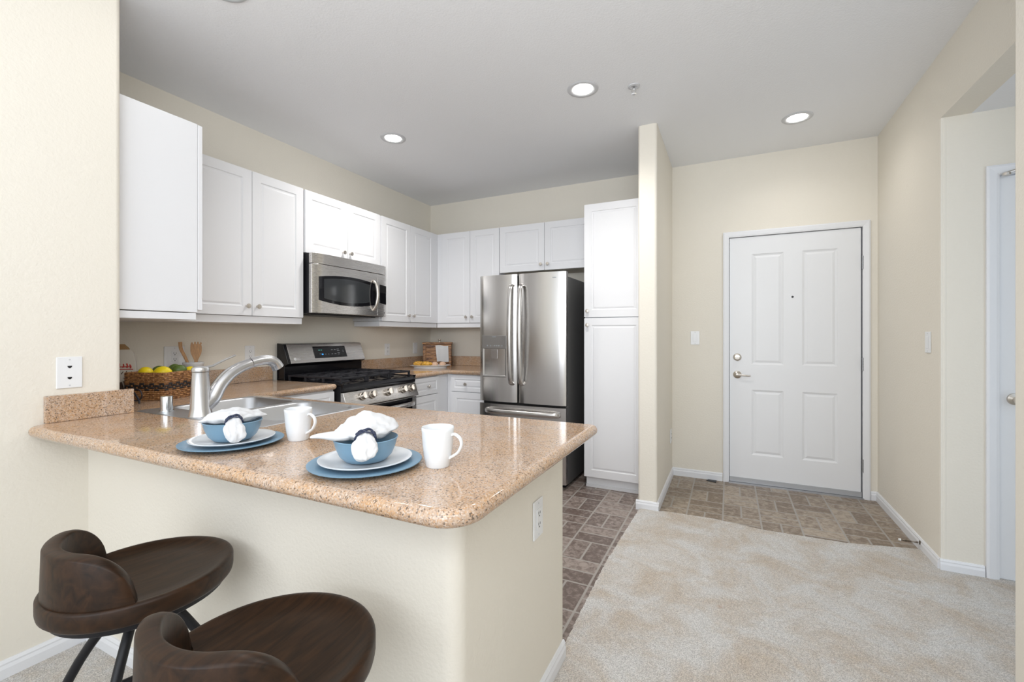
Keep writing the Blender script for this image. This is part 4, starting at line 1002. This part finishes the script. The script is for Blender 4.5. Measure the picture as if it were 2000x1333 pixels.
# ================================================================== FRUIT BASKET
def bxf(px, py): return px, py
BO = Vector((-2.600, 1.290)); DA = Vector((-0.925, -0.38)).normalized(); DB = Vector((-0.42, 0.907)).normalized(); LA, LB, BH = 0.215, 0.31, 0.138
cen = BO+DA*LA/2+DB*LB/2
t = thing('basket', 'rectangular brown wicker basket with a black woven band, holding lemons and limes', 'basket', (cen.x, cen.y, Z1))
def weave(rows, mfun, name, m):
    mb = MB(); nz = 14; dz = BH/nz
    corners = [BO, BO+DA*LA, BO+DA*LA+DB*LB, BO+DB*LB]
    for si in range(4):
        a = corners[si]; b = corners[(si+1)%4]; d = (b-a); Ls = d.length; d = d/Ls
        nrm = Vector((-d.y, d.x)); 
        if nrm.dot(cen-a) > 0: nrm = -nrm
        nc = 24 if si % 2 == 0 else 36
        cw = Ls/nc
        for c in range(nc):
            for r in range(nz):
                if not mfun(r, c, si): continue
                out = 0.005 if (r+c//3) % 2 == 0 else 0.0
                p0 = a+d*(c*cw); p1 = a+d*((c+1)*cw); pm = (p0+p1)/2
                z0, z1 = Z1+r*dz+0.0008, Z1+(r+1)*dz-0.0004
                vs = []
                for q, o_ in ((p0, out*(0.2 if c % 3 == 0 else 1)), (pm, out+0.0005), (p1, out*(0.2 if c % 3 == 2 else 1))):
                    for z, e in ((z0, -0.0012), (z0*0.7+z1*0.3, 0.0008), (z0*0.3+z1*0.7, 0.0008), (z1, -0.0012)):
                        w = q+nrm*(o_+e); vs.append((w.x, w.y, z))
                fs = [(i*4+j, (i+1)*4+j, (i+1)*4+j+1, i*4+j+1) for i in range(2) for j in range(3)]
                mb.add(vs, fs)
    return mb.build(name, m, t, smooth=True)
def band(r, c, si):
    p = c % 6; lo = 6 if p < 3 else 5
    return lo <= r <= lo+2 and not (p % 3 == 1 and r == lo+1)
weave(None, lambda r, c, si: not band(r, c, si), 'weave', WICKER)
weave(None, band, 'band', WICKB)
inn = MB(); c4 = [BO, BO+DA*LA, BO+DA*LA+DB*LB, BO+DB*LB]
ins = [p+(cen-p)*0.02 for p in c4]; ins2 = [p+(cen-p)*0.07 for p in c4]
vs = [(p.x, p.y, z) for z in (Z1+0.001, Z1+BH) for p in ins]+[(p.x, p.y, z) for z in (Z1+BH, Z1+0.006) for p in ins2]
fs = [(0,3,2,1)]+[(i, (i+1)%4, 4+(i+1)%4, 4+i) for i in range(4)]+[(4+i, 4+(i+1)%4, 8+(i+1)%4, 8+i) for i in range(4)]+[(8+i, 8+(i+1)%4, 12+(i+1)%4, 12+i) for i in range(4)]+[(12,13,14,15)]
inn.add(vs, fs).build('liner', WICKER, t)
rm = MB()
for off_, zz in ((0.0, 0.0), (0.003, -0.006)):
    pts = [(p.x+(p.x-cen.x)*0.01, p.y+(p.y-cen.y)*0.01, Z1+BH+zz) for p in ins+[ins[0]]]
    for a, b in zip(pts[:-1], pts[1:]): rm.tube([a, b], 0.0048, 8)
rm.build('rim', WICKER, t, smooth=True)
def fruit(name, label, cat, a, b, zc, r, el, m, rz, tip, group):
    p = BO+DA*a+DB*b
    prof = []
    for i in range(15):
        w = -PI/2+PI*i/14; x = math.cos(w)*r; z = math.sin(w)*r*el
        if tip and i in (13, 14): z += r*0.10
        prof.append((max(x, 0.0001), z))
    mb = MB(); mb.M = Matrix.Rotation(rz, 4, 'Z') @ Matrix.Rotation(PI/2*0.9, 4, 'Y')
    mb.lathe(prof, 28); o = mb.build(name, m, smooth=True); o.location = (p.x, p.y, zc); tag(o, label, cat, group); return o
ZR = Z1+BH
fruit('lemon', 'yellow lemon at the left front corner of the basket', 'lemon', 0.140, 0.045, ZR-0.002, 0.033, 1.2, LEMON, 2.8, True, 'lemons in the basket')
fruit('lemon', 'yellow lemon with its tip up at the front of the basket', 'lemon', 0.050, 0.048, ZR+0.000, 0.034, 1.2, LEMON, 0.6, True, 'lemons in the basket')
fruit('lemon', 'small glimpse of yellow lemon beside the limes near the utensils', 'lemon', 0.052, 0.245, ZR-0.010, 0.030, 1.1, LEMON, 1.2, True, 'lemons in the basket')
fruit('lime', 'dark green lime behind the two front lemons', 'lime', 0.135, 0.125, ZR+0.001, 0.030, 1.15, LIME, 2.0, False, 'limes in the basket')
fruit('lime', 'green lime lying in front of another lime on the right of the basket', 'lime', 0.048, 0.158, ZR+0.004, 0.031, 1.2, LIME, 1.0, False, 'limes in the basket')
fruit('lime', 'green lime at the back of the basket, half hidden by another lime', 'lime', 0.110, 0.205, ZR+0.006, 0.030, 1.15, LIME, 2.5, False, 'limes in the basket')
# fruit underneath carrying the visible ones
for a, b in ((0.06, 0.08), (0.15, 0.09), (0.06, 0.20), (0.15, 0.20)):
    pass

# crock with wooden utensils
t = tag(MB().lathe([(0.0001, 0), (0.046, 0), (0.050, 0.004), (0.052, 0.02), (0.052, 0.150), (0.056, 0.154), (0.056, 0.166), (0.052, 0.168), (0.047, 0.166), (0.047, 0.02), (0.0001, 0.012)], 40).build('utensil_crock', WHITEC, smooth=True), 'white ceramic crock holding wooden utensils behind the faucet', 'crock')
CX, CY = -2.985, 1.640; t.location = (CX, CY, Z1+0.0004)
def spork():
    mb = MB(); t = thing('wooden_fork', 'wooden slotted serving fork standing upright in the white crock', 'utensil', (CX, CY-0.005, Z1+0.03))
    x = CX+0.012; y = CY+0.005
    out = []
    for i in range(20):
        zz = i/19; 
        w = 0.009 if zz < 0.55 else 0.009+0.023*math.sin(min(1, (zz-0.55)/0.32)*PI/2) - (0.012*((zz-0.87)/0.13)**2 if zz > 0.87 else 0)
        out.append((w, 1.0+0.0+zz*0.222-0.02))
    zs = [0.985, 1.05, 1.085, 1.105, 1.125, 1.145, 1.165, 1.185]
    ws = [0.008, 0.008, 0.010, 0.018, 0.026, 0.029, 0.029, 0.026]
    d = Vector((0.436, 0.9, 0)) ; lat = Vector((0.55, 0.835, 0)).normalized(); nn = Vector((0.835, -0.55, 0))
    vs = []
    c0 = Vector((CX+0.01, CY+0.01, 0))
    for z, w in [(0.94, 0.007)]+list(zip(zs, ws)):
        cc = c0+Vector((0, 0, z+0.006*0))
        for s, o_ in ((-1, 0.003), (1, 0.003), (1, -0.003), (-1, -0.003)): vs.append(tuple(cc+lat*s*w+nn*o_))
    k = len(zs)+1; fs = [(4*i+j, 4*i+(j+1)%4, 4*i+4+(j+1)%4, 4*i+4+j) for i in range(k-1) for j in range(4)]+[(0,3,2,1)]
    mb.add(vs, fs)
    # four tines
    for j in range(4):
        a = -0.026+j*0.0150; b_ = a+0.0105; zt = 1.200-abs(j-1.5)*0.003
        A = c0+lat*a; B = c0+lat*b_; vs = []
        for z, s_ in ((1.185, 1), (zt, 0.6)):
            m_ = (A+B)/2
            for q, o_ in ((A, 0.003), (B, 0.003), (B, -0.003), (A, -0.003)):
                p = m_+(q-m_)*s_+nn*o_; vs.append((p.x, p.y, z))
        mb.add(vs, [(0,1,5,4), (1,2,6,5), (2,3,7,6), (3,0,4,7), (4,5,6,7), (0,3,2,1)])
    mb.build('fork_blade', WOODL, t, bevel=0.001); return t
spork()
lat = Vector((0.55, 0.835, 0)).normalized()
p = smoothpath([tuple(Vector((CX+0.008, CY-0.008, 0.96))), tuple(Vector((CX, CY, 1.045))-lat*0.022), tuple(Vector((CX, CY, 1.10))-lat*0.040), tuple(Vector((CX, CY, 1.155))-lat*0.062), tuple(Vector((CX, CY, 1.198))-lat*0.066)], 6)
tag(MB().tube(p, [0.006+0.0035*(i/(len(p)-1)) for i in range(len(p))], 12, flat=(1.2, 0.7)).build('wooden_spoon', WOODL, smooth=True, loc=(CX, CY, 0.96)), 'wooden utensil handle leaning left in the white crock', 'utensil')

# paper bakery bag and wire rack behind the column
t = thing('paper_bag', 'white printed paper bakery bag standing behind the left column', 'paper bag', (-2.93, 1.242, Z1))
bp = MB(); M = Matrix.Translation((-2.93, 1.242, Z1)) @ Matrix.Rotation(math.radians(60), 4, 'Z')
bp.M = M; W_, D_ = 0.070, 0.035
rings = [(1, 1, 0.0), (1.02, 1.05, 0.10), (1.0, 0.95, 0.19), (0.85, 0.6, 0.240), (0.6, 0.25, 0.262)]
vs = []
for sx, sy, z in rings:
    for a, b in ((-1, -1), (0, -1.1), (1, -1), (1, 1), (0, 1.1), (-1, 1)): vs.append((a*W_*sx, b*D_*sy, z+0.0005))
fs = [(6*i+j, 6*i+(j+1)%6, 6*i+6+(j+1)%6, 6*i+6+j) for i in range(4) for j in range(6)]+[(5,4,3,2,1,0), (24,25,26,27,28,29)]
bp.add(vs, fs); bp.build('bag', PAPER, t, bevel=0.002)
tf = MB(); tf.M = M; tf.add([(-0.045, -0.014, 0.258), (0.045, -0.014, 0.258), (0.022, 0.0, 0.286), (-0.030, 0.0, 0.286), (-0.045, 0.012, 0.258), (0.045, 0.012, 0.258)], [(0,1,2,3), (3,2,5,4), (0,4,5,1)])
tf.build('folded_top', KRAFT, t, solid=0.001)
rp = MB(); rp.M = M @ Matrix.Translation((0, -D_*1.07, 0))
for x0, z0, x1, z1 in [(-0.03, 0.165, -0.028, 0.19), (-0.018, 0.163, -0.012, 0.186), (0.0, 0.162, 0.004, 0.19), (0.018, 0.162, 0.02, 0.182), (0.035, 0.16, 0.034, 0.184), (0.05, 0.158, 0.046, 0.178), (-0.045, 0.155, 0.06, 0.152), (-0.04, 0.168, 0.05, 0.166)]:
    rp.tube([(x0, 0.002, z0), ((x0+x1)/2+0.003, 0.002, (z0+z1)/2), (x1, 0.004, z1)], 0.0035, 6)
rp.build('red_print', REDI, t)
rp = MB(); rp.M = M @ Matrix.Translation((0, -D_*1.07, 0))
for x0, z0, x1, z1 in [(0.0, 0.128, 0.002, 0.145), (0.012, 0.128, 0.02, 0.142), (0.03, 0.128, 0.034, 0.144), (0.045, 0.126, 0.055, 0.14), (-0.02, 0.13, -0.014, 0.144), (-0.05, 0.108, 0.07, 0.106)]:
    rp.tube([(x0, -0.001, z0), (x1, 0.001, z1)], 0.0022, 6)
rp.tube([(0.02, -0.002, 0.02), (0.005, -0.002, 0.085)], 0.010, 8); rp.tube([(0.045, -0.002, 0.02), (0.03, -0.002, 0.092)], 0.010, 8)
rp.build('brown_print', BROWNI, t)
t = tag(MB().tube([(-2.563+0.0, 1.165+0.0, Z1+0.004), (-2.563, 1.165, Z1+0.02), (-2.598, 1.16, Z1+0.055), (-2.648, 1.13, Z1+0.06), (-2.668, 1.12, Z1+0.004)], 0.0045, 8).tube([(-2.578+0.028*math.cos(k*PI/10), 1.16+0.01*math.cos(k*PI/10), Z1+0.045+0.028*math.sin(k*PI/10)) for k in range(21)], 0.003, 8, cap=False).build('wire_rack', WIRE, smooth=True, loc=(-2.55, 1.15, Z1)), 'small dark scrolled wire stand beside the granite upstand', 'wire stand')

# ================================================================== BREAD BOX, TOWEL, PLATTER, PASTRIES
BA = math.radians(30)
t = thing('bread_box', 'rustic wooden bread box with a lid knob in the kitchen corner', 'bread box', (-2.865, 4.06, Z1+0.0005))
bb = MB(); bb.M = Matrix.Translation((-2.865, 4.06, Z1+0.0005)) @ Matrix.Rotation(BA, 4, 'Z')
BW, BD, BHH = 0.150, 0.085, 0.235
bb.box(-BW+0.012, -BD+0.01, 0, BW-0.012, BD-0.01, BHH)
for x in (-BW, BW-0.03): bb.box(x, -BD, 0, x+0.03, -BD+0.02, BHH)
for z in (0.0, BHH-0.03): bb.box(-BW, -BD+0.003, z, BW, -BD+0.02, z+0.03)
for k in range(4): bb.box(-BW+0.03, -BD+0.006, 0.032+k*0.044, BW-0.03, -BD+0.02, 0.072+k*0.044)
bb.build('box', RUSTIC, t, bevel=0.003)
lb = MB(); lb.M = bb.M; lb.box(-BW-0.008, -BD-0.012, BHH+0.002, BW+0.008, BD, BHH+0.022); lid = lb.build('lid', RUSTIC, t, bevel=0.005)
kb = MB(); kb.M = bb.M; kb.lathe([(0.0001, BHH+0.022), (0.010, BHH+0.022), (0.006, BHH+0.030), (0.006, BHH+0.038), (0.018, BHH+0.046), (0.016, BHH+0.052), (0.0001, BHH+0.054)], 20, (0.02, -0.03, 0)).build('knob', NICKEL, lid, smooth=True)
tw = MB(); tw.M = bb.M
vs = []; nx_, nz_ = 12, 10
for j in range(nz_+1):
    for i in range(nx_+1):
        u = i/nx_; w = j/nz_; x = -0.005+0.012*(1-w)*(-1)+0.135*u+0.010*w*(0.5-u)
        z = 0.222-0.172*w+0.004*math.sin(u*6); y = -BD-0.008-0.003*math.sin(u*11+w*2)-0.004*w
        vs.append((x, y, z))
tw.add(vs, [(j*(nx_+1)+i, j*(nx_+1)+i+1, (j+1)*(nx_+1)+i+1, (j+1)*(nx_+1)+i) for j in range(nz_) for i in range(nx_)])
tag(tw.build('tea_towel', NAPK, smooth=True, solid=0.006, loc=(-2.8, 4.0, Z1+0.1)), 'white cloth towel hanging on the front of the wooden bread box', 'towel')
PC = (-2.775, 3.80)
pl = MB(); pl.M = Matrix.Rotation(BA, 4, 'Z')
pl.lathe([(0.0001, 0.002), (0.75*0.2, 0.002), (0.76*0.2, 0.0), (0.80*0.2, 0.0), (0.81*0.2, 0.010), (0.2, 0.024), (0.2, 0.027), (0.79*0.2, 0.015), (0.0001, 0.010)], 64, sx=1.05, sy=0.5)
plo = pl.build('platter', WHITEC, smooth=True); plo.location = (PC[0], PC[1], Z1+0.0004); tag(plo, 'long white platter of pastries on the corner counter', 'platter')
def onpl(a, b): return (PC[0]+a*math.cos(BA)-b*math.sin(BA), PC[1]+a*math.sin(BA)+b*math.cos(BA))
def croissant(a, b, label, rz):
    pts = [(0.055*math.cos(w), 0.045*math.sin(w)-0.02, 0) for w in [PI*(0.05+0.9*k/22) for k in range(23)]]
    rr = [0.006+0.021*math.sin(PI*k/22)*(1+0.12*math.sin(k*2.2)) for k in range(23)]
    mb = MB(); mb.M = Matrix.Rotation(rz, 4, 'Z'); mb.tube(pts, rr, 14)
    o = mb.build('croissant', PASTRY, smooth=True); x, y = onpl(a, b); o.location = (x, y, Z1+0.040); tag(o, label, 'pastry', 'croissants on the platter')
croissant(-0.115, 0.0, 'golden croissant at the left end of the white platter', BA+0.4)
croissant(-0.035, -0.008, 'larger golden croissant on the white platter beside the pale rolls', BA+2.9)
def roll(a, b, label):
    o = MB().lathe([(0.0001, 0), (0.028, 0.002), (0.036, 0.015), (0.033, 0.032), (0.018, 0.045), (0.0001, 0.048)], 28).build('bread_roll', ROLLM, smooth=True)
    x, y = onpl(a, b); o.location = (x, y, Z1+0.012); tag(o, label, 'bread roll', 'pale rolls on the platter')
roll(0.045, 0.0, 'pale bread roll on the platter next to the croissants')
roll(0.125, 0.0, 'pale bread roll at the right end of the platter')
